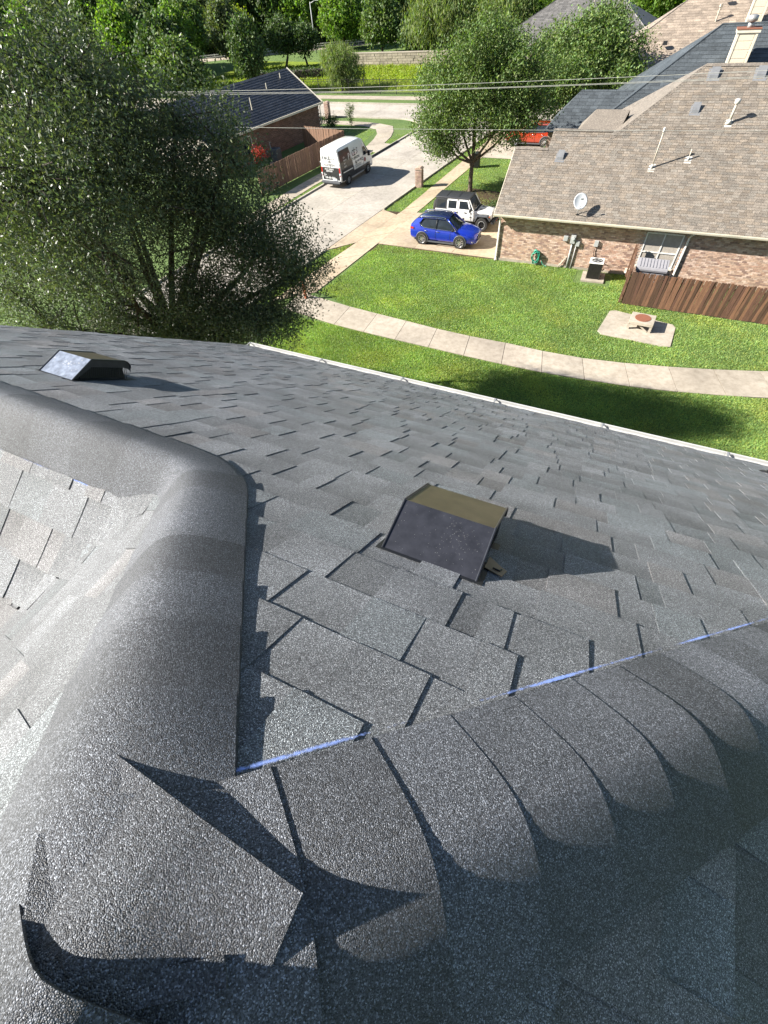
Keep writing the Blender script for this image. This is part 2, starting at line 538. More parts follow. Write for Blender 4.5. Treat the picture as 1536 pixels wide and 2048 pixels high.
def strip(name, pts, w, z0, z1, mat, kind='structure', parent=None):
    b = MB()
    P = [Vector((p[0], p[1])) for p in pts]
    L, Rr = [], []
    for i, p in enumerate(P):
        d = (P[min(i + 1, len(P) - 1)] - P[max(i - 1, 0)]).normalized()
        n = Vector((-d.y, d.x)) * w / 2
        L.append(p + n); Rr.append(p - n)
    V, F = [], []
    for i in range(len(P)):
        V += [(L[i].x, L[i].y, z0), (L[i].x, L[i].y, z1), (Rr[i].x, Rr[i].y, z1), (Rr[i].x, Rr[i].y, z0)]
    for i in range(len(P) - 1):
        a, c = i * 4, i * 4 + 4
        F += [[a, a + 1, c + 1, c], [a + 1, a + 2, c + 2, c + 1], [a + 2, a + 3, c + 3, c + 2]]
    F += [[0, 1, 2, 3], [len(V) - 1, len(V) - 2, len(V) - 3, len(V) - 4]]
    b.add(V, F)
    return b.obj(name, mat, parent, kind=kind)


def arc(cx, cy, r, a0, a1, n=10):
    return [(cx + r * math.cos(lerp(a0, a1, i / n)), cy + r * math.sin(lerp(a0, a1, i / n))) for i in range(n + 1)]


PI = math.pi
strip('kerb', [(cl(y) - .08, y) for y in (5, 20, 40, 50, 58)] + arc(cl(58) - .08 - 4.4, 58.2, 4.4, 0, PI / 2)[1:] + [(-60, 62.7), (-110, 62.7)], 0.17, -.05, 0.12, M['kerb'])
strip('kerb', [(cr(y) + .08, y) for y in (5, 15, 27.6)], 0.17, -.05, 0.12, M['kerb'])
strip('kerb', [(cr(36) + .08, 35.6)] + [(cr(y) + .08, y) for y in (37, 50, 58)] + arc(cr(58) + .08 + 4.4, 58.2, 4.4, PI, PI / 2)[1:] + [(10, 62.7), (60, 62.7)], 0.17, -.05, 0.12, M['kerb'])
strip('kerb', [(-110, 69.85), (60, 69.85)], 0.17, -.05, 0.12, M['kerb'])


def path(name, far, near, step, mat, z=0.035):
    """footpath between two edge polylines cut into slabs"""
    root = empty(name, kind='structure')
    def res(pts, n):
        P = [Vector((p[0], p[1])) for p in pts]
        L = [0]
        for i in range(1, len(P)): L.append(L[-1] + (P[i] - P[i - 1]).length)
        o = []
        for k in range(n + 1):
            s = L[-1] * k / n
            for i in range(1, len(P)):
                if s <= L[i] + 1e-6:
                    t = (s - L[i - 1]) / (L[i] - L[i - 1]); o.append(P[i - 1].lerp(P[i], t)); break
        return o, L[-1]
    _, ln = res(far, 1)
    n = max(1, round(ln / step))
    A, _ = res(far, n); B, _ = res(near, n)
    mesh('path_bed', [(p.x, p.y, 0.006) for p in A] + [(p.x, p.y, 0.006) for p in B],
         [[i, i + 1, n + 2 + i, n + 1 + i] for i in range(n)], M['soil'], root)
    for i in range(n):
        slab_obj('slab', [tuple(A[i]), tuple(A[i + 1]), tuple(B[i + 1]), tuple(B[i])], -0.05, z + random.uniform(-.004, .004), mat, root)
    return root


path('sidewalk', [(-16.9, 21.9), (-13.6, 21.35), (-10.34, 21.0), (-8.45, 20.83), (-6.59, 20.59), (-4.62, 20.68), (-2.73, 20.54), (-.89, 20.48), (1.05, 20.7), (2.55, 20.95), (4.53, 21.39), (6.6, 21.95), (9, 22.8), (14, 25)],
     [(-16.9, 19.9), (-13.4, 19.3), (-10.2, 19.07), (-8.36, 19.0), (-6.47, 18.9), (-4.55, 18.82), (-2.66, 18.78), (-.8, 18.81), (1.25, 19.0), (2.9, 19.15), (4.97, 19.56), (7.1, 20.1), (9.6, 20.9), (14.8, 23.1)], 1.9, M['conc'])
def swl(Y): return -17.72 + 0.115 * (Y - 23.8) if Y < 36 else -16.3 + 0.03 * (Y - 36)
def swr(Y): return -16.05 + 0.07 * (Y - 22) if Y < 36 else -15.07 + 0.04 * (Y - 36)
path('sidewalk', [(swl(y), y) for y in (20.3, 24, 28, 32, 36, 42, 50, 60)], [(swr(y), y) for y in (22.2, 24, 28, 32, 36, 42, 50, 60)], 2.0, M['drive'])
path('sidewalk', [(-28.2, 30), (-28.0, 40), (-27.3, 46.8), (-27.5, 52), (-28.2, 55.6), (-29.4, 57.9), (-31.5, 59.0), (-36, 59.4), (-60, 59.8)],
     [(-26.7, 30), (-26.5, 40), (-25.75, 46.8), (-25.9, 52), (-26.5, 56.2), (-28.0, 59.4), (-31, 60.7), (-36, 60.9), (-60, 61.2)], 2.2, M['conc'])
path('sidewalk', [(-110, 74.3), (40, 74.3)], [(-110, 72.3), (40, 72.3)], 3.0, M['conc'])
# driveway and apron of the brick house
drv = empty('driveway', kind='structure')
def dslab(q): slab_obj('slab', q, -.05, 0.03 + random.uniform(-.003, .003), M['drive'], drv)
dx = [-15.5, -12.8, -10.1, -7.1]
for i in range(3):
    for a, b in ((29.72, 32.6), (32.6, 35.7)):
        dslab([(dx[i], a), (dx[i + 1], a), (dx[i + 1], b), (dx[i], b)])
dslab([(cr(28) + .05, 27.7), (swl(29.5), 29.4), (swl(32.5), 32.5), (cr(32.5) + .05, 32.5)])
dslab([(cr(32.5) + .05, 32.5), (swl(32.5), 32.5), (swl(35), 34.9), (cr(36) + .05, 35.6)])
sheet('driveway_bed', [(-18.4, 28), (-7.1, 29.7), (-7.1, 35.7), (-18, 35.5)], 0.005, M['soil'])
sheet('driveway', [(-15.07, 50), (-8, 50), (-8, 57), (-15, 57)], 0.02, M['conc'])
# far green field, its retaining wall and the road behind
sheet('meadow', [(-75, 77), (-20, 77), (-28, 98), (-80, 104)], 0.012, M['meadow'])
rd2 = empty('far_road', kind='structure')
def r2(t):
    p = Vector((-120, 92)); q = Vector((-30, 148)); return p.lerp(q, t)
nrm = Vector((-56, 90)).normalized() * 4.2
for k in range(24):
    a, b = r2(k / 24), r2((k + 1) / 24)
    slab_obj('road_slab', [(a.x - nrm.x, a.y - nrm.y), (b.x - nrm.x, b.y - nrm.y), (b.x + nrm.x, b.y + nrm.y), (a.x + nrm.x, a.y + nrm.y)], -.05, 0.03, M['conc'], rd2)
pad = empty('concrete_apron', kind='structure')
MB().prism([(0.35, 25.35), (0.6, 25.5), (3.4, 24.95), (3.55, 24.7), (3.45, 22.85), (3.2, 22.75), (0.3, 22.95), (0.08, 23.2)], -.05, 0.04).obj('slab', M['conc'], pad)
MB().prism([(-27.0, 50.0), (-25.4, 49.6), (-25.2, 52.6), (-26.8, 53.0)], -.02, 0.05).obj('inlet_slab', M['conc'], pad)
strip('storm_inlet', [(cl(45.5) + .02, 45.5), (cl(53.5) + .02, 53.5)], 0.12, 0.0, 0.14, M['black'])


def grass_blades(polys, n, hh=(0.03, 0.075), avoid=()):
    """short turf blades, nobody could count them"""
    def inside(P, poly):
        x, y = P[:, 0], P[:, 1]; c = np.zeros(len(P), bool); j = len(poly) - 1
        for i in range(len(poly)):
            xi, yi = poly[i]; xj, yj = poly[j]
            c ^= ((yi > y) != (yj > y)) & (x < (xj - xi) * (y - yi) / (yj - yi + 1e-12) + xi); j = i
        return c
    pts = []
    for poly, cnt in polys:
        a = np.array(poly); lo, hi = a.min(0), a.max(0)
        P = rng.uniform(lo, hi, (int(cnt), 2)); P = P[inside(P, poly)]
        for av in avoid: P = P[~inside(P, av)]
        pts.append(P)
    P = np.concatenate(pts); n = len(P)
    clump = np.sin(P[:, 0] * 2.1 + 1.3 * np.sin(P[:, 1] * 1.7)) * np.sin(P[:, 1] * 2.6 + np.sin(P[:, 0] * 1.1)) 
    h = rng.uniform(*hh, n) * (1 + 0.25 * clump)
    th = rng.uniform(0, 2 * np.pi, n); w = rng.uniform(0.012, 0.024, n)
    lean = rng.uniform(-1, 1, (n, 2)) * h[:, None] * 0.9
    V = np.zeros((n, 3, 3))
    V[:, 0, 0] = P[:, 0] - np.cos(th) * w; V[:, 0, 1] = P[:, 1] - np.sin(th) * w
    V[:, 1, 0] = P[:, 0] + np.cos(th) * w; V[:, 1, 1] = P[:, 1] + np.sin(th) * w
    V[:, 2, 0] = P[:, 0] + lean[:, 0]; V[:, 2, 1] = P[:, 1] + lean[:, 1]; V[:, 2, 2] = h
    big = 1 + 0.12 * np.sin(P[:, 0] * 0.9 + 2) * np.cos(P[:, 1] * 0.7)
    c = rng.uniform(0.65, 1.35, n) * (1 + 0.12 * clump) * big
    dry = np.clip(np.sin(P[:, 0] * .8 + 3 * np.sin(P[:, 1] * .45)) * np.sin(P[:, 1] * 1.1 + 2 * np.cos(P[:, 0] * .6)) - .25, 0, 1)
    yel = rng.uniform(0, 1, n) ** 3 + dry * .4
    col = np.stack([c * (1 + 0.9 * yel), c * (1 + 0.25 * yel), c * (1 - 0.1 * yel)], 1)
    me = bpy.data.meshes.new('grass')
    me.vertices.add(3 * n); me.vertices.foreach_set('co', V.reshape(-1))
    me.loops.add(3 * n); me.loops.foreach_set('vertex_index', np.arange(3 * n, dtype=np.int32))
    me.polygons.add(n); me.polygons.foreach_set('loop_start', np.arange(0, 3 * n, 3, dtype=np.int32))
    me.update(calc_edges=True)
    at = me.color_attributes.new('tint', 'FLOAT_COLOR', 'POINT')
    at.data.foreach_set('color', np.column_stack([np.repeat(col, 3, 0), np.ones(3 * n)]).ravel())
    me.materials.append(M['blade'])
    o = bpy.data.objects.new('grass', me); COL.objects.link(o)
    tag(o, 'short green turf of the lawns beside the footpaths', 'grass', kind='stuff')
    return o


lawnA = [(-15.9, 22.3), (-13.5, 21.42), (-10.3, 21.05), (-6.59, 20.65), (-2.7, 20.6), (-.89, 20.53), (1.05, 20.75), (2.6, 21.0), (4.5, 21.45), (6.6, 22.0), (10, 23.4), (10, 26.3), (0.8, 26.35), (0.65, 29.9), (-7, 29.5), (-15.4, 29.6), (-15.5, 26)]
lawnB = [(-16, 19.3), (-13.4, 19.25), (-10.2, 19.0), (-4.5, 18.75), (-.8, 18.75), (2.9, 19.1), (7.1, 20.05), (11, 21.4), (11, 15.2), (-16, 15.2)]
isl1 = [(cr(37) + .2, 35.6), (swl(37) - .05, 35.6), (swl(58) - .05, 56), (cr(56) + .2, 56)]
isl2 = [(cr(22) + .2, 19), (swl(22) - .05, 20.5), (swl(29) - .05, 29.3), (cr(27) + .2, 27.4)]
lawnC = [(-15.0, 36), (-7.6, 36), (-8, 49.8), (-14.9, 49.8)]
lawnD = [(-29, 56.8), (-28.6, 53), (-27.8, 46), (-29.9, 46), (-30.3, 55.5), (-36, 57.5), (-36, 59.2), (-31, 58.6)]
strL = [(cl(30) - .2, 30), (cl(57) - .2, 57), (-26.2, 56), (-25.8, 47), (-26.5, 40), (-26.6, 30)]
grass_blades([(lawnA, 250000), (lawnB, 330000), (isl1, 14000), (isl2, 14000), (lawnC, 30000), (lawnD, 14000), (strL, 10000)], 0,
             avoid=[[(0.2, 25.45), (3.5, 25.0), (3.6, 22.8), (0, 22.9)], [(-2.1, 28.0), (-0.1, 28.0), (-.1, 29.7), (-2.1, 29.7)], [(-27.0, 50.0), (-25.4, 49.6), (-25.2, 52.6), (-26.8, 53.0)]])
# ================================================================== THE HOUSE UNDERFOOT
S = math.radians(32.882)
T, CS, SN = math.tan(S), math.cos(S), math.sin(S)
XA, YA = -0.363, -0.376
MH = 0.955                   # left hip in plan: X = XA - MH * (Y - YA)
TW = None
AQ = -0.013                  # right hip: Y - X = AQ
YR = 0.95                    # ridge of the left wing
XB = XA - MH * (YR - YA)
TW = T / MH
def hipx(y): return XA - MH * (y - YA)
def hipy(x): return YA - (x - XA) / MH
def zP(x, y): return H - 1 - T * y
ZA = zP(0, YA)
def zE(x, y): return ZA - T * (x - XA)
def zW(x, y): return ZA + TW * (x - XA)
ZR = zP(0, YR)
def zK(x, y): return ZR + T * (y - YR)
def zWK(x, y, k=0.10):
    a, b = zW(x, y), zK(x, y)
    d = a - b
    return 0.5 * (a + b + math.sqrt(d * d + k * k)) - 0.0


home = empty('shingled_house', (0, 0, 0), label='nearest house, its grey shingled roof with hips filling the lower half', cat='house')
YE, XL, XR_, YB = 6.86, -7.17, 6.86, -7.6
V = [(XA, YA, ZA), (XR_, YE, zP(0, YE)), (XL, YE, zP(0, YE)), (XL, YR, ZR), (XB, YR, ZR), (XL, YR - (XB - XL), zK(0, YR - (XB - XL))),
     (XL, YB, zW(XL, 0)), (XA, YB, ZA), (XR_, YB, zE(XR_, 0))]
dz = -0.012
V = [(a, b, c + dz) for a, b, c in V]
mesh('roof_deck', V, [[0, 4, 3, 2, 1], [0, 1, 8, 7], [0, 7, 6, 5, 4], [4, 5, 3]], M['deck'], home)
wb = MB()
wb.prism([(XL + .35, YB), (XR_ - .4, YB), (XR_ - .4, YE - .45), (XL + .35, YE - .45)], 0, 7.0)
wb.obj('wall', M['brickD'], home)
# gable end of the left wing and its rake board
MB().extr([(YE - .3, 7.0), (YR, ZR - .15), (YR - 5.4, 7.45), (YR - 5.4, 7.0)], XL + .3, XL + .36, 'x').obj('gable_wall', M['brickD'], home)
MB().extr([(YE, zP(0, YE) - .02), (YR, ZR - .02), (YR, ZR - .2), (YE, zP(0, YE) - .2)], XL - .02, XL + .02, 'x').obj('rake_board', M['whitep'], home)

# --- shingles: every course is a run of laminated tabs, some doubled and standing proud
EXPO = 0.2432
LIST = []          # (screen size, build arguments)


def frame(kind):
    """u axis, plan down-slope direction, surface height function, normal"""
    if kind == 'P': return Vector((1, 0)), Vector((0, 1)), lambda x, y: zP(x, y), Vector((0, SN, CS))
    if kind == 'E': return Vector((0, 1)), Vector((1, 0)), lambda x, y: zE(x, y), Vector((SN, 0, CS))
    if kind == 'W': return Vector((0, 1)), Vector((-1, 0)), zWK, Vector((-SN, 0, CS))
    return Vector((1, 0)), Vector((0, -1)), zWK, Vector((0, -SN, CS))


def tone():
    r = random.random()
    k = random.choice((0.82, 0.92, 1.0, 1.0, 1.06, 1.15)) * random.uniform(0.94, 1.06)
    if r < 0.22: return (k * 0.98, k * 1.02, k * 1.03)
    if r < 0.36: return (k * 1.04, k * 0.99, k * 0.97)
    return (k, k, k * 1.01)


def shingle_geo(kind, u0, u1, v0, raised, col, butt, sub=(1, 1)):
    """u0..u1 along the course, butt line at slope distance v0 from the slope's origin line"""
    U, D, fz, nn = frame(kind)
    nu, nv = sub
    top = v0 - EXPO - 0.035
    ex = 0.0042 if raised else 0.0
    V, C, F = [], [], []
    for j in range(nv + 1):
        v = lerp(top, v0, j / nv)
        hh = lerp(0.0015, butt, j / nv) + ex
        for i in range(nu + 1):
            u = lerp(u0, u1, i / nu)
            x, y = (u, 0) if kind in 'PK' else (0, u)
            if kind == 'P': y = v * CS
            elif kind == 'E': x = XA + v * CS
            elif kind == 'W': x = XA - v * CS * T / TW
            else: y = YR - v * CS
            z = fz(x, y)
            V.append((x + nn.x * hh, y + nn.y * hh, z + nn.z * hh))
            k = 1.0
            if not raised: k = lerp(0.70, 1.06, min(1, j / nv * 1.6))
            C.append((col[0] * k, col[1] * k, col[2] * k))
    n = len(V)
    for j in range(nv):
        for i in range(nu):
            a = j * (nu + 1) + i
            F.append([a, a + 1, a + nu + 2, a + nu + 1])
    # skirt: left, right and butt edges down to the deck
    rim = [j * (nu + 1) for j in range(nv + 1)] + [nv * (nu + 1) + i for i in range(1, nu + 1)] + [j * (nu + 1) + nu for j in range(nv - 1, -1, -1)]
    for r in rim:
        x, y, z = V[r]
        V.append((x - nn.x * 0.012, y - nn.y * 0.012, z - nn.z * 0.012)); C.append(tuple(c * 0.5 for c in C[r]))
    for q in range(len(rim) - 1):
        F.append([rim[q], rim[q + 1], n + q + 1, n + q])
    return V, F, C


def clip(poly, f):
    out = []
    for i in range(len(poly)):
        a, b = poly[i - 1], poly[i]
        fa, fb = f(a), f(b)
        if fa >= 0: out.append(a)
        if (fa >= 0) != (fb >= 0):
            t = fa / (fa - fb); out.append(tuple(x + (y - x) * t for x, y in zip(a, b)))
    return out


def cutters(kind, um=0.0):
    if kind == 'P':
        return [lambda p: p[1] - p[0] - AQ, (lambda p: p[1] - YR) if um < XB - .02 else (lambda p: p[0] - hipx(p[1]))]
    if kind == 'E': return [lambda p: AQ - (p[1] - p[0])]
    if kind == 'W': return [lambda p: hipx(p[1]) - p[0], lambda p: YR + (p[0] - XB) * TW / T + .14 - p[1]]
    return [lambda p: YR - p[1], lambda p: hipx(p[1]) + .02 - p[0]]


def flat_geo(kind, u0, u1, v0, raised, col, butt):
    """a shingle piece cut off along the hip: same thickness, clipped outline"""
    U, D, fz, nn = frame(kind)
    top = v0 - EXPO - 0.035
    ex = 0.0042 if raised else 0.0
    def xy(u, v):
        if kind == 'P': return (u, v * CS)
        if kind == 'E': return (XA + v * CS, u)
        if kind == 'W': return (XA - v * CS * T / TW, u)
        return (u, YR - v * CS)
    poly = [(*xy(u0, top), 0.0), (*xy(u1, top), 0.0), (*xy(u1, v0), 1.0), (*xy(u0, v0), 1.0)]
    for f in cutters(kind, (u0 + u1) / 2):
        poly = clip(poly, f)
        if len(poly) < 3: return None
    V, C = [], []
    for x, y, f in poly:
        hh = lerp(0.0015, butt, f) + ex; z = fz(x, y)
        V.append((x + nn.x * hh, y + nn.y * hh, z + nn.z * hh))
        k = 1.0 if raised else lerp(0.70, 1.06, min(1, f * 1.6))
        C.append(tuple(c * k for c in col))
    n = len(V)
    for x, y, z in V[:n]:
        V.append((x - nn.x * 0.012, y - nn.y * 0.012, z - nn.z * 0.012))
    C += [tuple(c * .5 for c in cc) for cc in C[:n]]
    F = [list(range(n))] + [[i, (i + 1) % n, n + (i + 1) % n, n + i] for i in range(n)]
    return V, F, C


def course(kind, i, v0, umin, umax, cuts=None, sub=(1, 1)):
    """cuts: list of (u, raised) breaks measured from the photograph near the viewer"""
    edges = []
    u = umin - random.uniform(0, 0.3)
    raised = random.random() < 0.5
    ks = sorted(cuts) if cuts else []
    if ks:
        while u < ks[0][0] - 0.12:
            w = min(random.uniform(0.12, 0.34), ks[0][0] - u)
            edges.append((u, u + w, raised)); u += w; raised = not raised
        if edges: edges[-1] = (edges[-1][0], ks[0][0], not ks[0][1])
        else: edges.append((umin, ks[0][0], not ks[0][1]))
        for a, b in zip(ks[:-1], ks[1:]): edges.append((a[0], b[0], a[1]))
        u = ks[-1][0]; raised = ks[-1][1]
    while u < umax:
        w = random.uniform(0.10, 0.20) if random.random() < 0.35 else random.uniform(0.2, 0.36)
        edges.append((u, u + w, raised)); u += w; raised = not raised
    for a, b, r in edges:
        a2, b2 = max(a, umin), min(b, umax)
        if b2 - a2 < 0.02: continue
        um, vm = (a2 + b2) / 2, v0 - EXPO / 2
        if kind == 'P': c = (um, vm * CS, 0)
        elif kind == 'E': c = (XA + vm * CS, um, 0)
        elif kind == 'W': c = (XA - vm * CS, um, 0)
        else: c = (um, YR - vm * CS, 0)
        z = {'P': zP, 'E': zE, 'W': zW, 'K': zK}[kind](c[0], c[1])
        P3 = (c[0], c[1], z)
        p = proj(P3)
        dist = math.dist(P3, (0, 0, H))
        if dist > 4.2 and (p is None or not (-700 < p[0] < 2600 and -200 < p[1] < 3200)): continue
        inside = p is not None and 0 < p[0] < 1536 and 0 < p[1] < 2048
        rank = (b2 - a2) / dist ** 2 * (1 if inside else 0.01)
        args = (kind, a2, b2, v0 + random.uniform(-.002, .002), r, tone(), random.choice((0.0065, 0.008, 0.0095)), sub)
        LIST.append((rank, args))


known = {0: [(-0.397, True), (-0.2045, False)],
         1: [(-0.75, True), (-0.537, False), (-0.348, True), (-0.120, False), (0.09, True)],
         2: [(-0.9, True), (-0.671, False), (-0.408, True), (-0.215, False), (-0.02, True), (0.0885, False), (0.19, True)],
         3: [(-0.862, True), (-0.605, False), (-0.41, True), (-0.149, False), (-0.05, True), (0.0445, False), (0.07, True), (0.30, False)]}
V0 = 0.188
for i in range(-3, 34):
    v = V0 + i * EXPO
    if v * CS > YE + 0.02: break
    ym = (v - EXPO / 2) * CS
    umin = XL if (v - EXPO) * CS > YR - 0.3 else hipx(ym) - 0.15
    umax = min(ym - AQ + 0.15, 6.8)
    if umax > umin: course('P', i, v, umin, umax, known.get(i))
# last course at the eave
course('P', 99, YE / CS, XL, 6.8)
for i in range(1, 32):
    v = 0.06 + i * EXPO
    xm = XA + (v - EXPO / 2) * CS
    course('E', i, v, -5.0, xm + AQ + 0.15)
for i in range(1, 26):
    v = 0.06 + i * EXPO
    xm = XA - (v - EXPO / 2) * CS
    hi = hipy(xm) + 0.15 if xm > XB else YR - (XB - xm) * TW / T + 0.05
    course('W', i, v, -3.4, hi, None, (4, 2))
for i in range(1, 22):
    v = 0.10 + i * EXPO
    ym = YR - (v - EXPO / 2) * CS
    course('K', i, v, -6.4, XB - (YR - ym) * T / TW + 0.16, None, (4, 3))
LIST.sort(key=lambda t: -t[0])
slopes = {}
for k in 'PEWK':
    slopes[k] = empty('roof_slope'); slopes[k].parent = home
field = {k: ([], [], []) for k in 'PEWK'}
LBL = {'P': 'sunlit grey shingle on the slope with the box vents'}
for q, (rk, a) in enumerate(LIST):
    corners = [(a[1], a[3] - EXPO - .035), (a[2], a[3] - EXPO - .035), (a[1], a[3]), (a[2], a[3])]
    def pxy(u, v):
        return {'P': (u, v * CS), 'E': (XA + v * CS, u), 'W': (XA - v * CS * T / TW, u), 'K': (u, YR - v * CS)}[a[0]]
    if any(f(pxy(*c)) < 0 for f in cutters(a[0], (a[1] + a[2]) / 2) for c in corners):
        gg = flat_geo(*a[:7])
        if gg is None: continue
        V, F, C = gg
    else:
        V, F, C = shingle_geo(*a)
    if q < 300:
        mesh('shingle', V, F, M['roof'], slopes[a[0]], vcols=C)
    else:
        fv, ff, fc = field[a[0]]
        n = len(fv); fv += V; ff += [[i + n for i in f] for f in F]; fc += C
for k in 'PEWK':
    fv, ff, fc = field[k]
    if fv: mesh('shingle_field', fv, ff, M['roof'], home, vcols=fc, kind='stuff')


# --- ridge and hip caps: strips bent over the arris, overlapped from the low end up
def cap_run(start, d, qL, qR, n, expo, w, first=0.0, length=0.36, lift=None, tones=None, eps=0.28,  press=0.0, top_flat=None, curl=0.006, crest=0.0, smin=None):
    """start: low reference point on the arris; d: unit vector running DOWN (towards the butts)"""
    l = (qR - qL); bl = l.length / 2; l.normalize()
    dn = (qR + qL); bd = dn.length / 2; dn.normalize()
    for i in range(n):
        s0 = first - i * expo                   # butt position along d
        k = random.choice((0.70, 0.86, 1.0, 1.12, 1.28)) * random.uniform(.95, 1.05)
        if tones: k = tones[i % len(tones)]
        lf = random.uniform(0.003, 0.006) if lift is None else lift[i % len(lift)]
        cu = random.uniform(0.0, curl)
        if smin is not None and s0 < .75: cu = 0.0; lf = 0.006
        V, C, F = [], [], []
        nt, ns = 20, 6
        tw = random.uniform(-.006, .006)
        for j in range(ns + 1):
            f = j / ns
            s = lerp(s0 - length if smin is None else max(s0 - length, smin), s0, f)
            for t in range(nt + 1):
                tau = -1 + 2 * t / nt
                cr_ = crest * (1 if smin is None else min(1, max(0, s) / .40))
                drop = -cr_ + (bd * w - press + cr_) * (math.sqrt(tau * tau + eps * eps) - eps) / (math.sqrt(1 + eps * eps) - eps)
                hgt = 0.009 + lf * f ** 1.5 + cu * f * f * (tau if tau > 0 else 0) ** 2
                ex = 0
                if top_flat and i == 0:
                    g = max(0.0, (s - top_flat[0]) / top_flat[1])
                    flat = bd * w * (math.sqrt(1 + eps * eps) - eps)
                    g = min(1, g)
                    drop = lerp(drop, 0.157 - 0.016 * max(tau, 0), g ** 1.6)
                    hgt = lerp(hgt, 0.022 + 0.006 * tau, g)
                p = start + d * (s + tw * tau) + l * (bl * w * tau) + dn * drop - dn * hgt
                V.append(tuple(p)); C.append((k, k, k * 1.02))
        n0 = len(V)
        for v in list(V):
            V.append((v[0] + dn.x * 0.006, v[1] + dn.y * 0.006, v[2] + dn.z * 0.006)); C.append((k * .35,) * 3)
        R_ = nt + 1
        for j in range(ns):
            for t in range(nt):
                a = j * R_ + t
                F.append([a, a + R_, a + R_ + 1, a + 1])
                F.append([n0 + a, n0 + a + 1, n0 + a + R_ + 1, n0 + a + R_])
        for t in range(nt):
            a = ns * R_ + t; F.append([a, n0 + a, n0 + a + 1, a + 1])
        for j in range(ns):
            a = j * R_; F.append([a, n0 + a, n0 + a + R_, a + R_])
            a = j * R_ + nt; F.append([a, a + R_, n0 + a + R_, n0 + a])
        o = mesh('cap_shingle', V, F, M['cap'], home, vcols=C)
        # top faces smooth, edges crisp
        fl = [False] * len(F)
        for j in range(ns * nt): fl[2 * j] = True
        o.data.polygons.foreach_set('use_smooth', fl)
        bm = bmesh.new(); bm.from_mesh(o.data); bmesh.ops.recalc_face_normals(bm, faces=bm.faces); bm.to_mesh(o.data); bm.free()
        md = o.modifiers.new('edge_split', 'EDGE_SPLIT'); md.split_angle = math.radians(50)


def unit(*a): return Vector(a).normalized()


A3 = Vector((XA, YA, ZA))
B3 = Vector((XB, YR, ZR))
WC = 0.25
k2 = 1 + T * T
# right hip
d1 = unit(1, 1, -T)
qP1 = unit(-k2, 1, -T); qE1 = unit(1, -k2, -T)
cap_run(A3, d1, qP1, qE1, 32, 0.2165, WC, first=0.36 + 30 * 0.2165, tones=None, press=0.014, eps=0.36, crest=0.026, curl=0.010, smin=0.0)
# left hip down to the wing ridge
d2 = (B3 - A3).normalized()
nP_ = Vector((0, SN, CS)); nW_ = Vector((-TW, 0, 1)).normalized()
qP2 = nP_.cross(d2); qP2 *= (1 if qP2.x > 0 else -1)
qW2 = nW_.cross(d2); qW2 *= (1 if qW2.x < 0 else -1)
L2 = (B3 - A3).length
qK3 = unit(0, -1, -T); qP3 = unit(0, 1, -T)


def bent_caps():
    """one run of caps up the wing ridge, round the bend at its end and on up the left hip"""
    def fr(s):
        g = min(1, max(0, (s + .30) / .60)); g = g * g * (3 - 2 * g)
        if abs(s) < .30:
            a = B3 - d2 * .30; c = B3 + Vector((-1, 0, 0)) * .30; t = (s + .30) / .60
            p = a * (1 - t) ** 2 + B3 * (2 * t * (1 - t)) + c * t * t
        else: p = B3 + (Vector((-1, 0, 0)) * s if s > 0 else d2 * s)
        qa = qW2.normalized().lerp(qK3, g).normalized(); qb = qP2.normalized().lerp(qP3, g).normalized()
        return p, qa, qb, lerp(0.25, 0.285, g)
    L2 = (B3 - A3).length
    ss = [-L2 + .03 + i * .235 for i in range(6)]
    while ss[-1] < 6.2: ss.append(ss[-1] + (.235 if ss[-1] < 0 else .36))
    ss = ss[::-1]                                  # low/far end first
    tn = (1.0, 1.14, 0.80, 1.02, 1.18, 0.74, 1.0, 0.82)
    for i, s0 in enumerate(ss):
        k = tn[i % 8] * random.uniform(.96, 1.04)
        V, C, F = [], [], []; nt, ns = 20, 8
        for j in range(ns + 1):
            f = j / ns; s_ = s0 - .42 * (1 - f)
            s_ = lerp(max(s0 - .42, -L2), s0, f); p, qa, qb, w = fr(s_)
            l = (qb - qa); bl = l.length / 2; l.normalize(); dn = qa + qb; bd = dn.length / 2; dn.normalize()
            for t in range(nt + 1):
                tau = -1 + 2 * t / nt
                e_ = .36
                cr_ = .038 * min(1, (s_ + L2) / .40)
                drop = -cr_ + (bd * w - .012 + cr_) * (math.sqrt(tau * tau + e_ * e_) - e_) / (math.sqrt(1 + e_ * e_) - e_)
                hgt = .006 + .014 * f ** 2
                q = p + l * (bl * w * tau) + dn * drop - dn * hgt
                V.append(tuple(q)); C.append((k, k, k * 1.02))
        n0 = len(V); dn0 = Vector((0, 0, -1))
        for v in list(V): V.append((v[0], v[1], v[2] - .007)); C.append((k * .35,) * 3)
        R_ = nt + 1
        for j in range(ns):
            for t in range(nt):
                a = j * R_ + t
                F.append([a, a + R_, a + R_ + 1, a + 1]); F.append([n0 + a, n0 + a + 1, n0 + a + R_ + 1, n0 + a + R_])
        for t in range(nt):
            a = ns * R_ + t; F.append([a, n0 + a, n0 + a + 1, a + 1])
        for j in range(ns):
            a = j * R_; F.append([a, n0 + a, n0 + a + R_, a + R_])
            a = j * R_ + nt; F.append([a, a + R_, n0 + a + R_, n0 + a])
        o = mesh('cap_shingle', V, F, M['cap'], home, vcols=C)
        fl_ = [False] * len(F)
        for j in range(ns * nt): fl_[2 * j] = True
        o.data.polygons.foreach_set('use_smooth', fl_)
        bm = bmesh.new(); bm.from_mesh(o.data); bmesh.ops.recalc_face_normals(bm, faces=bm.faces); bm.to_mesh(o.data); bm.free()
        md = o.modifiers.new('edge_split', 'EDGE_SPLIT'); md.split_angle = math.radians(50)


bent_caps()
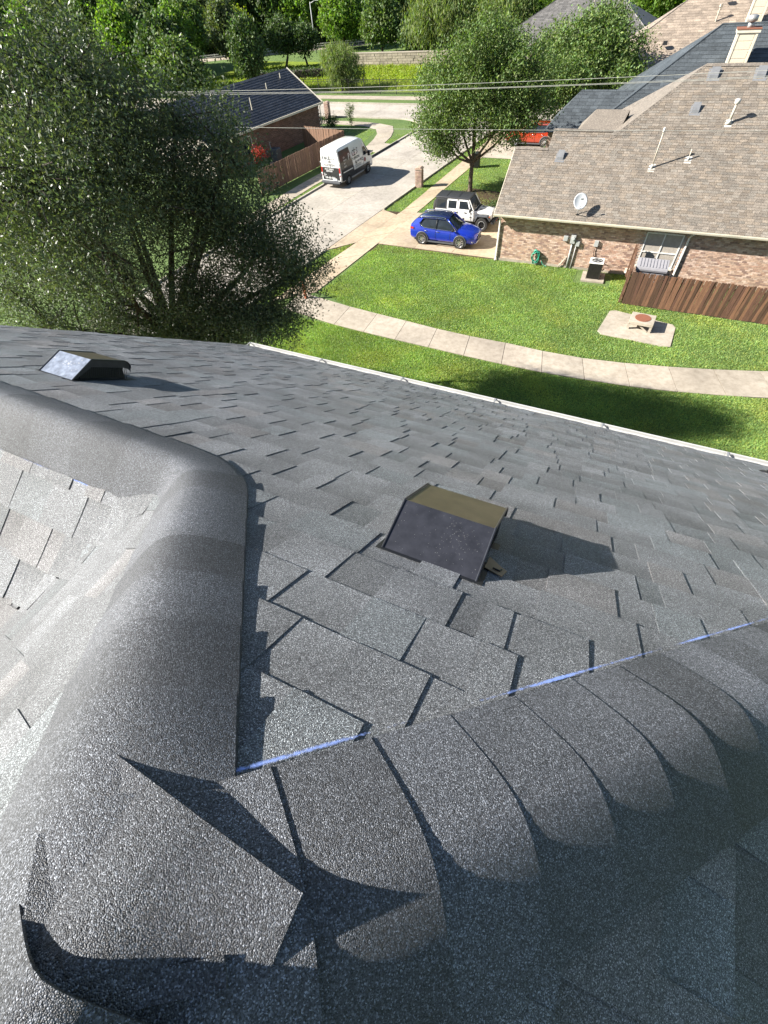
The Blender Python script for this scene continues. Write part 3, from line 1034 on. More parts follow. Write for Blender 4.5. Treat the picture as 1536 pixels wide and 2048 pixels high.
# ridge running back behind the viewer; its last cap bends over the meeting of the hips
qW4 = unit(-1, 0, -T); qE4 = unit(1, 0, -T)
cap_run(A3 + Vector((0.013, 0.01, 0.026)), Vector((0, 1, 0)), qW4, qE4, 14, 0.185, 0.255, first=0.255, length=0.40, lift=(0.006, 0.012, 0.008), tones=(0.82, 0.86, 0.9, 1.0), eps=0.16, press=-0.014, top_flat=(-0.03, 0.30))


# --- blue chalk lines snapped along the caps
def chalk(name, a, b, nn, w, prof):
    a, b = Vector(a), Vector(b); d = (b - a).normalized(); side = d.cross(nn).normalized() * w / 2
    n = 30; V, F, C = [], [], []
    for i in range(n + 1):
        p = a.lerp(b, i / n) + nn * 0.0135
        k = prof(i / n)
        V += [tuple(p - side), tuple(p), tuple(p + side)]; C += [(0.55 * k,) * 3, (k,) * 3, (0.5 * k,) * 3]
    for i in range(n):
        F += [[3 * i, 3 * i + 1, 3 * i + 4, 3 * i + 3], [3 * i + 1, 3 * i + 2, 3 * i + 5, 3 * i + 4]]
    o = mesh(name, V, F, M['chalk'], home, vcols=C, label='faint blue chalk line snapped along the edge of the caps')


nP = Vector((0, SN, CS)); nK = Vector((0, -SN, CS))
def onP(x, y): return (x, y, zP(x, y))
chalk('chalk_line', onP(-0.40, -0.075), onP(1.3, 1.632), nP, 0.012, lambda t: 1.15 * (0.8 + 0.2 * math.sin(t * 19 + 1)) * 1.25)
chalk('chalk_line', (-3.6, 0.73, zK(0, 0.73)), (-1.78, 0.715, zK(0, 0.715)), nK, 0.018, lambda t: 1.4)

# --- gutter along the eave
zg = zP(0, YE)
for i in range(8):
    x0, x1 = XL - 0.03 + i * 1.95, XL - 0.03 + (i + 1) * 1.95 - 0.004
    if x0 > 7: break
    b = MB()
    b.extr([(YE - .02, zg - .13), (YE - .02, zg - .012), (YE - .01, zg - .012), (YE - .01, zg - .12), (YE + .10, zg - .12), (YE + .125, zg - .055), (YE + .125, zg - .008),
            (YE + .148, zg - .008), (YE + .148, zg - .030), (YE + .138, zg - .06), (YE + .105, zg - .13)], x0, x1, 'x')
    go = b.obj('gutter', M['gut'], home)
    MB().box((x0 + .02, YE + .055, zg - .004), (0.028, 0.17, 0.010)).box((x0 + .05, YE + .09, zg - .006), (0.05, 0.012, 0.008), 0.9).obj('gutter_strap', M['metal'], go)
MB().extr([(YE - .045, zg - .2), (YE - .045, zg - .02), (YE - .024, zg - .02), (YE - .024, zg - .2)], XL, XR_, 'x').obj('fascia', M['whitep'], home)


# --- box vents
def slopept(x, v, h): return (x, v * CS + h * SN, H - 1 - v * SN + h * CS)


def box_vent(x0, x1, v0, deep, h, label, front):
    r = empty('box_vent'); r.parent = home; r['label'] = label
    a = h * 1.02
    prof = [(0, 0.004), (a, h)]
    prof2 = [(a, h), (deep - .07, h * 0.97), (deep - .035, h * .90), (deep - .012, h * .76), (deep - .004, h * .6)]
    def shell(pr, nm, mat, th=0.003):
        V, F = [], []
        for (v, hh) in pr:
            V += [slopept(x0, v0 + v, hh), slopept(x1, v0 + v, hh)]
        n = len(V)
        for (v, hh) in pr:
            V += [slopept(x0, v0 + v, hh - th), slopept(x1, v0 + v, hh - th)]
        for i in range(len(pr) - 1):
            q = 2 * i
            F += [[q, q + 1, q + 3, q + 2], [n + q, n + q + 2, n + q + 3, n + q + 1]]
        for i in range(len(pr) - 1):
            q = 2 * i
            F += [[q, q + 2, n + q + 2, n + q], [q + 1, n + q + 1, n + q + 3, q + 3]]
        F += [[0, n, n + 1, 1], [n - 2, n - 1, 2 * n - 1, 2 * n - 2]]
        return mesh(nm, V, F, mat, r)
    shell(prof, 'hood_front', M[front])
    shell(prof2, 'hood_top', M['vtop'])
    # rolled seams down both sides, closed skirt plates, louvres and screen
    for x, sgn in ((x0, -1), (x1, 1)):
        b = MB()
        pts = [slopept(x + sgn * .004, v0 + v, hh + .003) for v, hh in prof + prof2[1:]]
        b.tube(pts, 0.0045, 6)
        b.obj('seam', M['ventm'], r)
        sk = prof + prof2[1:]
        V = [slopept(x - sgn * .001, v0 + v, hh - .002) for v, hh in sk] + [slopept(x - sgn * .001, v0 + max(v, 0.0) if i else v0 + .05, max(hh * 0.70 - .01, 0.02)) for i, (v, hh) in enumerate(sk)]
        n = len(sk)
        F = [[i, i + 1, n + i + 1, n + i] for i in range(n - 1)]
        mesh('skirt', V, F, M['ventm'], r)
        for k in range(26):
            v = 0.06 + k * (deep - .09) / 26
            top = min(h * .72, v / a * h * .72) if v < a else h * 0.70
            MB().tube([slopept(x - sgn * .006, v0 + v, 0.002), slopept(x - sgn * .006, v0 + v, top)], 0.0028, 4).obj('louvre', M['ventm'], r)
    # throat inside, so the vent is not hollow to the sky
    V = []
    for v, hh in ((0.10, 0.004), (0.18, h * .8), (deep - .06, h * .85), (deep - .03, 0.004)):
        V += [slopept(x0 + .05, v0 + v, hh), slopept(x1 - .05, v0 + v, hh)]
    mesh('throat', V, [[0, 1, 3, 2], [2, 3, 5, 4], [4, 5, 7, 6], [0, 2, 4, 6], [1, 7, 5, 3]], M['black'], r)
    # flange tucked under the shingles
    V = [slopept(x0 - .03, v0 - .02, .0085), slopept(x1 + .03, v0 - .02, .0085), slopept(x1 + .03, v0 + deep + .03, .0085), slopept(x0 - .03, v0 + deep + .03, .0085)]
    mesh('flange', V, [[0, 1, 2, 3]], M['black'], r)
    return r


bv = box_vent(-0.533, -0.128, 1.045, 0.58, 0.178, 'dark box vent with dusty sloping hood in the middle of the near slope', 'ventm')
# dust specks and scuffs on the near vent
b = MB()
for i in range(150):
    if i < 90: x, v = random.gauss(-.27, .05), random.gauss(.105, .035)
    else: x, v = random.uniform(-.52, -.14), random.uniform(.012, .17)
    if not (-.52 < x < -.14 and 0.01 < v < .172): continue
    s_ = random.uniform(.0004, .0011)
    hh = v * (0.174 / .1816) + .0062
    c0 = Vector(slopept(x, 1.045 + v, hh))
    ux, vv = Vector((1, 0, 0)), (Vector(slopept(x, 1.045 + v + .1, hh + .0958)) - c0).normalized()
    nn = ux.cross(vv)
    b.add([c0 - ux * s_, c0 + vv * s_, c0 + ux * s_, c0 - vv * s_, c0 + nn * s_ * .5], [[0, 1, 4], [1, 2, 4], [2, 3, 4], [3, 0, 4]])
b.obj('dust_specks', M['greym'], bv, kind='stuff')
b = MB()
b.add([slopept(-.118, 1.18, .0125), slopept(-.04, 1.15, .0125), slopept(-.028, 1.215, .0125), slopept(-.055, 1.235, .0125), slopept(-.118, 1.30, .0125),
       slopept(-.118, 1.18, .016), slopept(-.04, 1.15, .016), slopept(-.028, 1.215, .016), slopept(-.055, 1.235, .016), slopept(-.118, 1.30, .016)],
      [[5, 6, 7, 8, 9], [0, 1, 6, 5], [1, 2, 7, 6], [2, 3, 8, 7], [3, 4, 9, 8]])
b.obj('cardboard_scrap', M['cardboard'], bv)
MB().tube([slopept(-.085, 1.19, .02), slopept(-.055, 1.18, .021), slopept(-.05, 1.20, .021)], .004, 6).obj('screw_slot', M['black'], bv)
bv2 = box_vent(-4.22, -3.815, 1.94, 0.555, 0.176, 'far box vent at upper left of the roof with scuffed hood coloured as sky reflection', 'ventp')
b = MB()
for i in range(26):
    x = -4.22 + .15 + random.uniform(0, .15); v = random.uniform(.09, .13) + (x + 4.07) * -.05
    if i > 18: x, v = -4.22 + random.uniform(.02, .38), random.uniform(.02, .16)
    hh = v * (0.172 / .1795) + .0062
    c0 = Vector(slopept(x, 1.94 + v, hh)); s_ = random.uniform(.003, .007)
    ux, vv = Vector((1, 0, 0)), (Vector(slopept(x, 2.04 + v, hh + .0958)) - c0).normalized()
    nn = ux.cross(vv)
    b.add([c0 - ux * s_, c0 + vv * s_ * .6, c0 + ux * s_, c0 - vv * s_ * .6, c0 + nn * .0006], [[0, 1, 4], [1, 2, 4], [2, 3, 4], [3, 0, 4]])
b.obj('scuff_marks', M['whitep'], bv2, kind='stuff')
# plumbing boot at the right edge near the gutter
pb = empty('pipe_boot'); pb.parent = home; pb['label'] = 'small plumbing vent boot near the gutter at the right edge'
c = Vector(onP(2.83, 6.05))
MB().tube([c, c + Vector((0, SN * .03, CS * .03)) * 1], [0.14, 0.10], 18).obj('flange', M['black'], pb, True)
MB().tube([c, c + Vector((0, 0, .22))], 0.045, 14).obj('pipe', M['black'], pb, True)
MB().tube([c + Vector((0, 0, .16)), c + Vector((0, 0, .24))], [.06, .05], 14).obj('collar', M['metal'], pb, True)
# ================================================================== NEIGHBOURING BRICK HOUSE
PIT = math.radians(33.9)
PT, PC, PS = math.tan(PIT), math.cos(PIT), math.sin(PIT)
EZ = 2.67
nb = empty('brick_house', (-7.42, 29.20, 0), math.radians(1.2), 'long brick house with tan shingled roof and hose, meters and window on its side wall', 'house')
LR, LH, LG = 8.53, 7.55, 3.4      # start of main ridge, its depth, depth of the garage ridge
def q3(u, v): return (u, v, EZ + v * PT)
RT = 20.0
zr, zgar, zg2 = EZ + LH * PT, EZ + LG * PT, EZ + 4.4 * PT
hipL = lambda u: LH - (LR - u)
D = mesh('roof_deck', [q3(-.03, 0), q3(RT, 0), q3(RT, LH), q3(LR, LH), q3(LR - LH + 4.4, 4.4), q3(1.85, 4.4), q3(1.85, LG), q3(-.03, LG),
                       (-.03, 2 * LG, EZ), (1.85, 2 * LG, EZ), (1.85, 8.8, EZ), (LR - LH, 8.8, EZ), (LR, LH, zr), (LR - LH, 15.1, EZ), (RT, 15.1, EZ)],
         [[0, 1, 2, 3, 4, 5, 6, 7], [7, 6, 9, 8], [5, 4, 11, 10], [13, 14, 2, 3]], M['roofN'], nb)
# left hip plane (lighter: it faces the sun)
hz = 3.6
mesh('roof_deck', [(LR, LH, zr), (LR - LH + hz, hz, EZ + hz * PT), (LR - LH + hz, 15.1 - hz, EZ + hz * PT)], [[0, 1, 2]], M['roofN'], nb)
# small wing behind, with its own hipped end
mesh('roof_deck', [(2.9, 5.2, 5.2), (3.7, 6.6, 6.1), (5.5, 6.6, 6.1), (5.2, 5.2, 5.2), (2.9, 8.0, 5.2), (5.5, 8.0, 5.2)], [[0, 3, 2, 1], [0, 1, 4], [1, 2, 5, 4]], M['roofN'], nb)
WY = .45
MB().prism([(.35, WY), (RT, WY), (RT, 14.6), (.35, 14.6)], 0, 2.62).obj('wall', M['mortar'], nb)
MB().extr([(0.45, 2.6), (LG, zgar - .1), (2 * LG - .4, 2.6)], .34, .42, 'x').obj('gable_wall', M['brick'], nb)
MB().extr([(4.0, 4.6), (4.4, zg2 - .08), (8.0, 2.8), (6.4, 2.8)], 1.88, 1.94, 'x').obj('gable_wall', M['siding'], nb)
MB().box((.36, .45, -.02), (0.1, .1, .1)).box((RT / 2 + .2, WY - .015, .05), (RT - .3, .06, .16)).obj('foundation', M['conc'], nb)
# window opening on the side wall
WX0, WX1, WZ0, WZ1 = 8.35, 10.15, 0.62, 2.30
b = MB()
bw, bh, jt = 0.205, 0.066, 0.010
nrow = int(2.46 / (bh + jt))
for r in range(nrow):
    z = 0.14 + (bh + jt) * (r + .5)
    off = (r % 2) * 0.5 * (bw + jt)
    k = 0
    while True:
        x = .36 + off + k * (bw + jt)
        k += 1
        if x > 17: break
        if x + bw / 2 > WX0 - .0 and x - bw / 2 < WX1 and WZ0 - .05 < z < WZ1 + .02: continue
        t = random.choice(((1, 1, 1), (1.15, 1.1, 1.05), (.85, .80, .78), (1.3, 1.35, 1.4), (.66, .60, .62), (1.05, .93, .88), (1.4, 1.45, 1.5), (1.2, 1.15, 1.1)))
        kk = random.uniform(.9, 1.12)
        b.box((x, WY - .004 + random.uniform(-.003, .003), z), (bw, 0.022, bh), 0, tuple(c * kk for c in t))
b.obj('bricks', M['brick'], nb, kind='stuff')
# soldier course arch over the window
b = MB()
for k in range(21):
    x = lerp(WX0 - .05, WX1 + .05, k / 20)
    zz = WZ1 + .02 + .14 * (1 - ((x - (WX0 + WX1) / 2) / 1.0) ** 2)
    kk = random.uniform(.7, 1.1)
    b.box((x, WY - .012, zz), (0.07, 0.03, 0.2), 0, (kk, kk, kk))
b.obj('arch_bricks', M['brick'], nb, kind='stuff')
w = empty('window'); w.parent = nb; w['label'] = 'wide four-pane window behind the board fence'
MB().box(((WX0 + WX1) / 2, WY + .05, (WZ0 + WZ1) / 2), (WX1 - WX0, .02, WZ1 - WZ0)).obj('blind', M['blind'], w)
sl = MB()
for k in range(34): sl.box(((WX0 + WX1) / 2, WY + .034, WZ0 + .05 + k * .048), (WX1 - WX0 - .1, .004, .036), 0, (1.0, 1.0, 1.0) if k % 2 else (.75, .78, .78))
sl.obj('blind_slats', M['blind'], w, kind='stuff')
def pane(x0, x1, z0, z1):
    MB().box(((x0 + x1) / 2, WY + .018, (z0 + z1) / 2), (x1 - x0, .006, z1 - z0)).obj('pane', M['glassw'], w)
mx, mz = (WX0 + WX1) / 2, WZ0 + .72
gm, gnt, gbs = newmat('clear_window_glass')
gn = N(gnt, 'TexNoise', Scale=2.0); gnt.links.new(pos(gnt), gn.inputs['Vector'])
gr = ramp(gnt, gn.outputs[0], [(0.3, (.10, .20, .18)), (0.7, (.14, .26, .22))]); gnt.links.new(gr.outputs[0], gbs.inputs['Base Color'])
gbs.inputs['Roughness'].default_value = .05; gbs.inputs['Alpha'].default_value = .72
M['glassw'] = gm
for a, c in ((WX0 + .05, mx - .02), (mx + .02, WX1 - .05)):
    pane(a, c, WZ0 + .05, mz - .02); pane(a, c, mz + .02, WZ1 - .04)
fr = MB()
for x in (WX0 + .02, WX1 - .02): fr.box((x, WY - .004, (WZ0 + WZ1) / 2), (.06, .05, WZ1 - WZ0))
for z in (WZ0 + .02, WZ1 - .02): fr.box((mx, WY - .006, z), (WX1 - WX0, .05, .06))
fr.obj('frame', M['whitep'], w)
MB().box((mx, WY - .008, (WZ0 + WZ1) / 2), (.055, .05, WZ1 - WZ0 - .08)).box((mx, WY - .01, mz), (WX1 - WX0 - .08, .04, .05)).obj('muntin', M['whitep'], w)
MB().box((mx, WY - .05, WZ0 - .05), (WX1 - WX0 + .1, .13, .07)).obj('sill', M['trim'], w)
# eave board, soffit, gutter and downspouts
MB().box((RT / 2, .22, EZ - .09), (RT, .42, .02)).obj('soffit', M['trim'], nb)
MB().extr([(-.13, EZ - .10), (-.15, EZ - .03), (-.15, EZ + .01), (-.13, EZ + .01), (-.12, EZ - .08), (-.02, EZ - .08), (-.02, EZ - .01), (0, EZ - .01), (0, EZ - .12), (-.09, EZ - .12)], -.05, RT, 'x').obj('gutter', M['trim'], nb)
MB().extr([(0, EZ - .02), (LG, zgar - .02), (LG, zgar - .2), (0, EZ - .2)], -.06, -.02, 'x').obj('rake_board', M['trim'], nb)
MB().tube([(.30, -.06, EZ - .12), (.30, .3, EZ - .4), (.30, .38, EZ - .6), (.30, .38, .15), (.30, .2, .04)], .05, 6).obj('downspout', M['whitep'], nb)
MB().tube([(10.5, -.06, EZ - .12), (10.42, .3, EZ - .35), (10.4, .38, EZ - .5), (10.4, .38, .15), (10.4, .2, .04)], .05, 6).obj('downspout', M['whitep'], nb)
# three-tab shingles of the front slope
LISTN = []
ne, nwid = 0.148, 0.33
slopeN = empty('roof_slope'); slopeN.parent = nb
rows = int(LH / PC / ne)
nN = Vector((0, -PS, PC))
def tab(u0, u1, v1, th, col):
    """v: slope distance from the eave; butt at v1 (lower edge)"""
    v2 = v1 + ne + .02
    V = []
    for (u, v, h) in ((u0, v1, th), (u1, v1, th), (u1, v2, .001), (u0, v2, .001)):
        V.append((u, v * PC - PS * h, EZ + v * PS + PC * h))
    V += [(x, y + PS * .012, z - PC * .012) for x, y, z in V]
    return V, [[0, 1, 2, 3], [4, 5, 1, 0], [5, 6, 2, 1], [7, 4, 0, 3]], [col] * 8
for r in range(rows + 1):
    v1 = r * ne - .01
    y = v1 * PC
    if y < LG - .05: ua = -.03
    elif y < 4.4 - .05: ua = 1.85
    else: ua = LR - LH + y + .1
    u = ua - random.choice((0, .165)) - .33 * ((r * .37) % 1)
    while u < 13.6:
        a, c = max(u, ua), u + nwid - .014
        if c > a + .03:
            k = random.choice((.82, .91, 1, 1.06, 1.16)) * random.uniform(.96, 1.04)
            t = random.random()
            col = (k * 1.03, k, k * .96) if t < .3 else ((k * .97, k, k * 1.02) if t < .55 else (k, k, k))
            p = (nb.matrix_world if False else None)
            wx, wy, wz = -7.42 + (a + c) / 2, 29.2 + y, EZ + v1 * PS
            if in_view((wx, wy, wz), 60):
                d = math.dist((wx, wy, wz), (0, 0, H))
                LISTN.append(((c - a) / d ** 2, (a, c, v1 + random.uniform(-.003, .003), random.uniform(.012, .018), col)))
        u += nwid
LISTN.sort(key=lambda t: -t[0])
fv, ff, fc = [], [], []
for q, (rk, a) in enumerate(LISTN):
    V, F, C = tab(*a)
    if q < 300: mesh('shingle', V, F, M['roofN'], slopeN, vcols=C)
    else:
        n = len(fv); fv += V; ff += [[i + n for i in f] for f in F]; fc += C
mesh('shingle_field', fv, ff, M['roofN'], nb, vcols=fc, kind='stuff')
# hip slope shingles as raised courses
fv, ff, fc = [], [], []
for r in range(int(LH / PC / ne)):
    v = r * ne; x = LR - LH + v * PC; z = EZ + v * PS
    if z < EZ + hz * PT - .05: continue
    y0, y1 = hipL(x) + .05, 15.1 - hipL(x)
    yy = y0 - random.uniform(0, .3)
    while yy < y1:
        a, c = max(yy, y0), min(yy + nwid - .006, y1); yy += nwid
        if c < a: continue
        k = random.uniform(.9, 1.12)
        V = []
        for (yq, vv, h) in ((a, v, .008), (c, v, .008), (c, v + ne + .02, .001), (a, v + ne + .02, .001)):
            V.append((LR - LH + vv * PC - PS * h, yq, EZ + vv * PS + PC * h))
        V += [(x_ + PS * .012, y_, z_ - PC * .012) for x_, y_, z_ in V]
        n = len(fv); fv += V; ff += [[n + i for i in f] for f in ([0, 3, 2, 1], [4, 0, 1, 5])]; fc += [(k, k, k)] * 8
mesh('hip_shingles', fv, ff, M['roofN'], nb, vcols=fc, kind='stuff')
b = MB()
def capn(p, q, nm='ridge_caps'):
    p, q = Vector(p), Vector(q); L = (q - p).length; n = int(L / .145)
    for i in range(n):
        a = p.lerp(q, i / n) + Vector((0, 0, .03 + .004)); c = p.lerp(q, (i + 1.1) / n) + Vector((0, 0, .022))
        s = (q - p).normalized().cross(Vector((0, 0, 1))) * .14
        k = random.uniform(.85, 1.15)
        b.add([a - s - Vector((0, 0, .07)), a, a + s - Vector((0, 0, .07)), c - s - Vector((0, 0, .07)), c, c + s - Vector((0, 0, .07))], [[0, 1, 4, 3], [1, 2, 5, 4]], (k, k, k))
capn((LR - LH + hz, hz, EZ + hz * PT), (LR, LH, zr)); capn((LR, LH, zr), (15, LH, zr)); capn((-.03, LG, zgar), (1.85, LG, zgar)); capn((1.85, 4.4, zg2), (5.0, 4.4, zg2))
b.obj('ridge_caps', M['roofN'], nb, kind='stuff')


def nloc(px, py, lift=0.0):
    """point of the front slope seen at a pixel, in the house's own frame (measured once, fixed in space)"""
    d = RC.T @ np.array([(px - 768) / FPX, (py - 1024) / FPX, 1.0])
    a = math.radians(1.2)
    nx, ny, nz = PS * math.sin(a), -PS * math.cos(a), PC
    o = np.array([-7.42, 29.2, EZ]) - np.array([0, 0, H])
    k = (o @ np.array([nx, ny, nz])) / (d @ np.array([nx, ny, nz]))
    w_ = d * k + np.array([0, 0, H]) - np.array([-7.42, 29.2, 0])
    return (w_[0] * math.cos(a) + w_[1] * math.sin(a), -w_[0] * math.sin(a) + w_[1] * math.cos(a), w_[2] + lift)


for px, py, lab in ((1121, 314, 'small square roof vent low on the tan roof, left'), (1391, 220, 'small square roof vent halfway up the tan roof'), (1428, 150, 'roof vent just below the ridge, left one'), (1522, 148, 'roof vent just below the ridge at the right edge')):
    c = nloc(px, py)
    ve = empty('roof_vent', c, 0); ve.parent = nb; ve['label'] = lab
    s = .17 if py > 200 else .2
    V = [(-s, -s, 0 - s * PT), (s, -s, -s * PT), (s, s, s * PT), (-s, s, s * PT), (-s, -s * .8, .02), (s, -s * .8, .02), (s, s * .7, .30), (-s, s * .7, .30)]
    mesh('hood', V, [[4, 5, 6, 7], [0, 1, 5, 4], [1, 2, 6, 5], [3, 0, 4, 7], [2, 3, 7, 6]], M['ventg'], ve)
    mesh('flange', [(-s * 1.5, -s * 1.6, -s * 1.6 * PT + .015), (s * 1.5, -s * 1.6, -s * 1.6 * PT + .015), (s * 1.5, s * 1.5, s * 1.5 * PT + .015), (-s * 1.5, s * 1.5, s * 1.5 * PT + .015)], [[0, 1, 2, 3]], M['ventg'], ve)


def roof_pipe(px, py, h, r, cap, lab):
    c = nloc(px, py)
    e = empty('vent_pipe', c); e.parent = nb; e['label'] = lab
    MB().tube([(0, 0, -.05), (0, 0, h)], r, 10).obj('pipe', M['pipe'], e, True)
    V = [(-.16, -.18, -.18 * PT + .012), (.16, -.18, -.18 * PT + .012), (.16, .18, .18 * PT + .012), (-.16, .18, .18 * PT + .012)]
    mesh('flashing', V, [[0, 1, 2, 3]], M['lead'], e)
    MB().tube([(0, 0, 0), (0, 0, .16)], [r * 2.1, r * 1.25], 10).obj('collar', M['lead'], e, True)
    if cap: MB().tube([(0, 0, h - .05), (0, 0, h), (0, 0, h + .14), (0, 0, h + .17)], [r * 1.0, cap, cap, cap * .6], 12).obj('rain_cap', M['lead'], e, True)
roof_pipe(1303, 336, 1.50, .035, .06, 'tall thin tan vent pipe standing on the middle of the roof')
roof_pipe(1376, 320, .45, .03, 0, 'short stub vent pipe right of the tall one')
roof_pipe(1457, 247, .78, .06, .13, 'stout flue pipe with a rain cap high on the roof')

# ---- satellite dish (clamped to the roof above the eave)
c = nloc(1154, 429)
sd = empty('satellite_dish', (-7.42 + c[0], 29.2 + c[1] + .1, c[2]), 0, 'grey satellite dish on a short mast above the eave of the brick house', 'satellite dish')
MB().tube([(0, 0, 0), (0, -.02, .28), (0.02, .0, .42)], .022, 8).obj('mast', M['metal'], sd, True)
V, F = [], []
dirn = Vector((0.25, -0.80, 0.62)).normalized()
ax = dirn.cross(Vector((0, 0, 1))).normalized(); ay = ax.cross(dirn)
cc = Vector((0.0, -.05, .62))
for i in range(7):
    r = .40 * i / 6
    for k in range(24):
        a = 2 * PI * k / 24
        V.append(cc + ax * (r * math.cos(a) * .88) + ay * (r * math.sin(a)) + dirn * (r * r * .42))
for i in range(6):
    for k in range(24): F.append([i * 24 + k, i * 24 + (k + 1) % 24, (i + 1) * 24 + (k + 1) % 24, (i + 1) * 24 + k])
n = len(V)
V += [v - dirn * .012 for v in V]
F += [[f[3] + n, f[2] + n, f[1] + n, f[0] + n] for f in F[:144]]
for k in range(24): F.append([144 + k, 144 + (k + 1) % 24, n + 144 + (k + 1) % 24, n + 144 + k])
mesh('reflector', V, F, M['dish'], sd, True)
MB().tube([cc - ay * .32 + dirn * .05, cc - ay * .30 + dirn * .28, cc - ay * .06 + dirn * .44], .014, 6).obj('feed_arm', M['metal'], sd, True)
MB().box(tuple(cc - ay * .03 + dirn * .45), (.16, .07, .06), .3).obj('feed_horn', M['greym'], sd)
MB().tube([(0, 0, .0), (.5, -.12, -.02)], .015, 6).box((0, 0, .01), (.16, .16, .02)).obj('foot', M['black'], sd)

# ---- services on the wall
def W(u, v, z):
    a = math.radians(1.2)
    return (-7.42 + u * math.cos(a) - v * math.sin(a), 29.2 + u * math.sin(a) + v * math.cos(a), z)
em = empty('electric_meter', W(4.65, WY, 0), math.radians(1.2), 'grey electric meter with two service boxes and conduits on the brick wall', 'electric meter')
MB().box((0, -.09, 1.62), (.26, .16, .44)).obj('meter_box', M['greym'], em, bevel=.01)
MB().disc((0, -.19, 1.68), (0, 1, 0), .085, .06, 16).obj('meter_dial', M['clearl'], em)
MB().box((-.42, -.07, 1.62), (.24, .13, .26)).obj('service_box', M['greym'], em, bevel=.01)
MB().box((.30, -.07, 1.40), (.22, .13, .26)).obj('service_box', M['greym'], em, bevel=.01)
MB().tube([(0, -.07, 1.4), (0, -.07, 0)], .05, 8).obj('conduit', M['greym'], em, True)
MB().tube([(.24, -.06, 1.28), (.22, -.06, 0)], .028, 8).obj('conduit', M['greym'], em, True)
MB().tube([(-.3, -.06, 1.62), (-.1, -.06, 1.62)], .02, 8).obj('conduit', M['greym'], em, True)
MB().tube([(-.12, -.05, .62), (-.42, -.12, .2), (-.5, -.1, 0)], .03, 6).obj('conduit', M['pipe'], em, True)
dsb = empty('disconnect_box', W(5.95, WY, 0), math.radians(1.2), 'small grey disconnect box with a drooping cable beside the air conditioner', 'electrical box')
MB().box((0, -.06, 1.50), (.22, .12, .30)).obj('box', M['greym'], dsb, bevel=.008)
MB().tube([(0, -.06, 1.36), (-.02, -.06, 1.1), (.04, -.08, .86), (.22, -.12, .74), (.48, -.22, .72)], .018, 6).obj('cable', M['black'], dsb, True)
wv = empty('wall_vent', W(8.0, WY, 0), math.radians(1.2), 'small cream dryer hood low on the brick wall next to the fence', 'wall vent')
b = MB(); b.box((0, -.05, .28), (.22, .1, .22)); b.add([(-.12, -.02, .39), (.12, -.02, .39), (.12, -.16, .18), (-.12, -.16, .18)], [[0, 1, 2, 3]]); b.obj('hood', M['trim'], wv)
hr = empty('garden_hose', W(2.75, WY, 0), math.radians(1.2), 'coiled green garden hose hanging on a reel by the downspout', 'garden hose')
b = MB()
pts = []
for k in range(260):
    a = k * .36; rr = .22 + .05 * math.sin(k * .9) + .02 * math.sin(k * 2.3)
    pts.append((rr * .9 * math.cos(a), -.12 - .09 * math.sin(k * .11) ** 2 - .02 * math.cos(k * .7), .55 + rr * 1.45 * math.sin(a) - .06))
b.tube(pts, .016, 5).obj('coil', M['hose'], hr, True)
MB().box((0, -.05, .72), (.26, .12, .16)).obj('hanger', M['black'], hr)
MB().tube([(.25, -.1, .5), (.5, -.2, .12), (.75, -.25, .05), (.55, -.4, .03)], .014, 5).obj('hose_tail', M['hose'], hr, True)
MB().tube([(.36, -.04, .0), (.36, -.04, .46), (.36, -.14, .5)], .02, 6).obj('tap', M['metal'], hr, True)

ac = empty('air_conditioner', (-1.13, 28.92, 0), math.radians(3), 'dark air conditioning condenser with a white top on a concrete pad', 'air conditioner')
MB().box((0.02, -.02, .03), (1.25, 1.2, .10)).obj('pad', M['conc'], ac)
MB().box((0, 0, .50), (.70, .70, .80)).obj('casing', M['acdark'], ac, bevel=.03)
lv = MB()
for k in range(20):
    lv.box((0, -.358, .14 + k * .038), (.66, .012, .014)).box((.358, 0, .14 + k * .038), (.012, .66, .014)).box((-.358, 0, .14 + k * .038), (.012, .66, .014))
lv.obj('grille_bars', M['acdark'], ac, kind='stuff')
for x, y_ in ((-.34, -.34), (.34, -.34), (.34, .34), (-.34, .34)): MB().box((x, y_, .5), (.05, .05, .84)).obj('corner_post', M['acdark'], ac)
b = MB(); b.tube([(0, 0, .90), (0, 0, .955)], [.50, .49], 4); 
tp = MB().box((0, 0, .93), (.76, .76, .05)).obj('top', M['whitep'], ac, bevel=.02)
MB().disc((0, 0, .958), (0, 0, 1), .29, .006, 28).obj('fan_opening', M['black'], ac)
for k in range(5):
    a = k * 2 * PI / 5
    V = [(0.05 * math.cos(a), .05 * math.sin(a), .966), (.27 * math.cos(a - .32), .27 * math.sin(a - .32), .964), (.27 * math.cos(a + .3), .27 * math.sin(a + .3), .976)]
    mesh('fan_blade', V, [[0, 1, 2]], M['greym'], ac)
gd = MB()
for k in range(5):
    rr = .06 + k * .055
    pts = [(rr * math.cos(t * PI / 12), rr * math.sin(t * PI / 12), .985) for t in range(25)]
    gd.tube(pts, .004, 4, caps=False)
gd.obj('fan_guard', M['metal'], ac)
MB().tube([(.3, .3, .35), (.45, .42, .3), (.5, .55, .3)], .03, 6).obj('refrigerant_line', M['black'], ac, True)

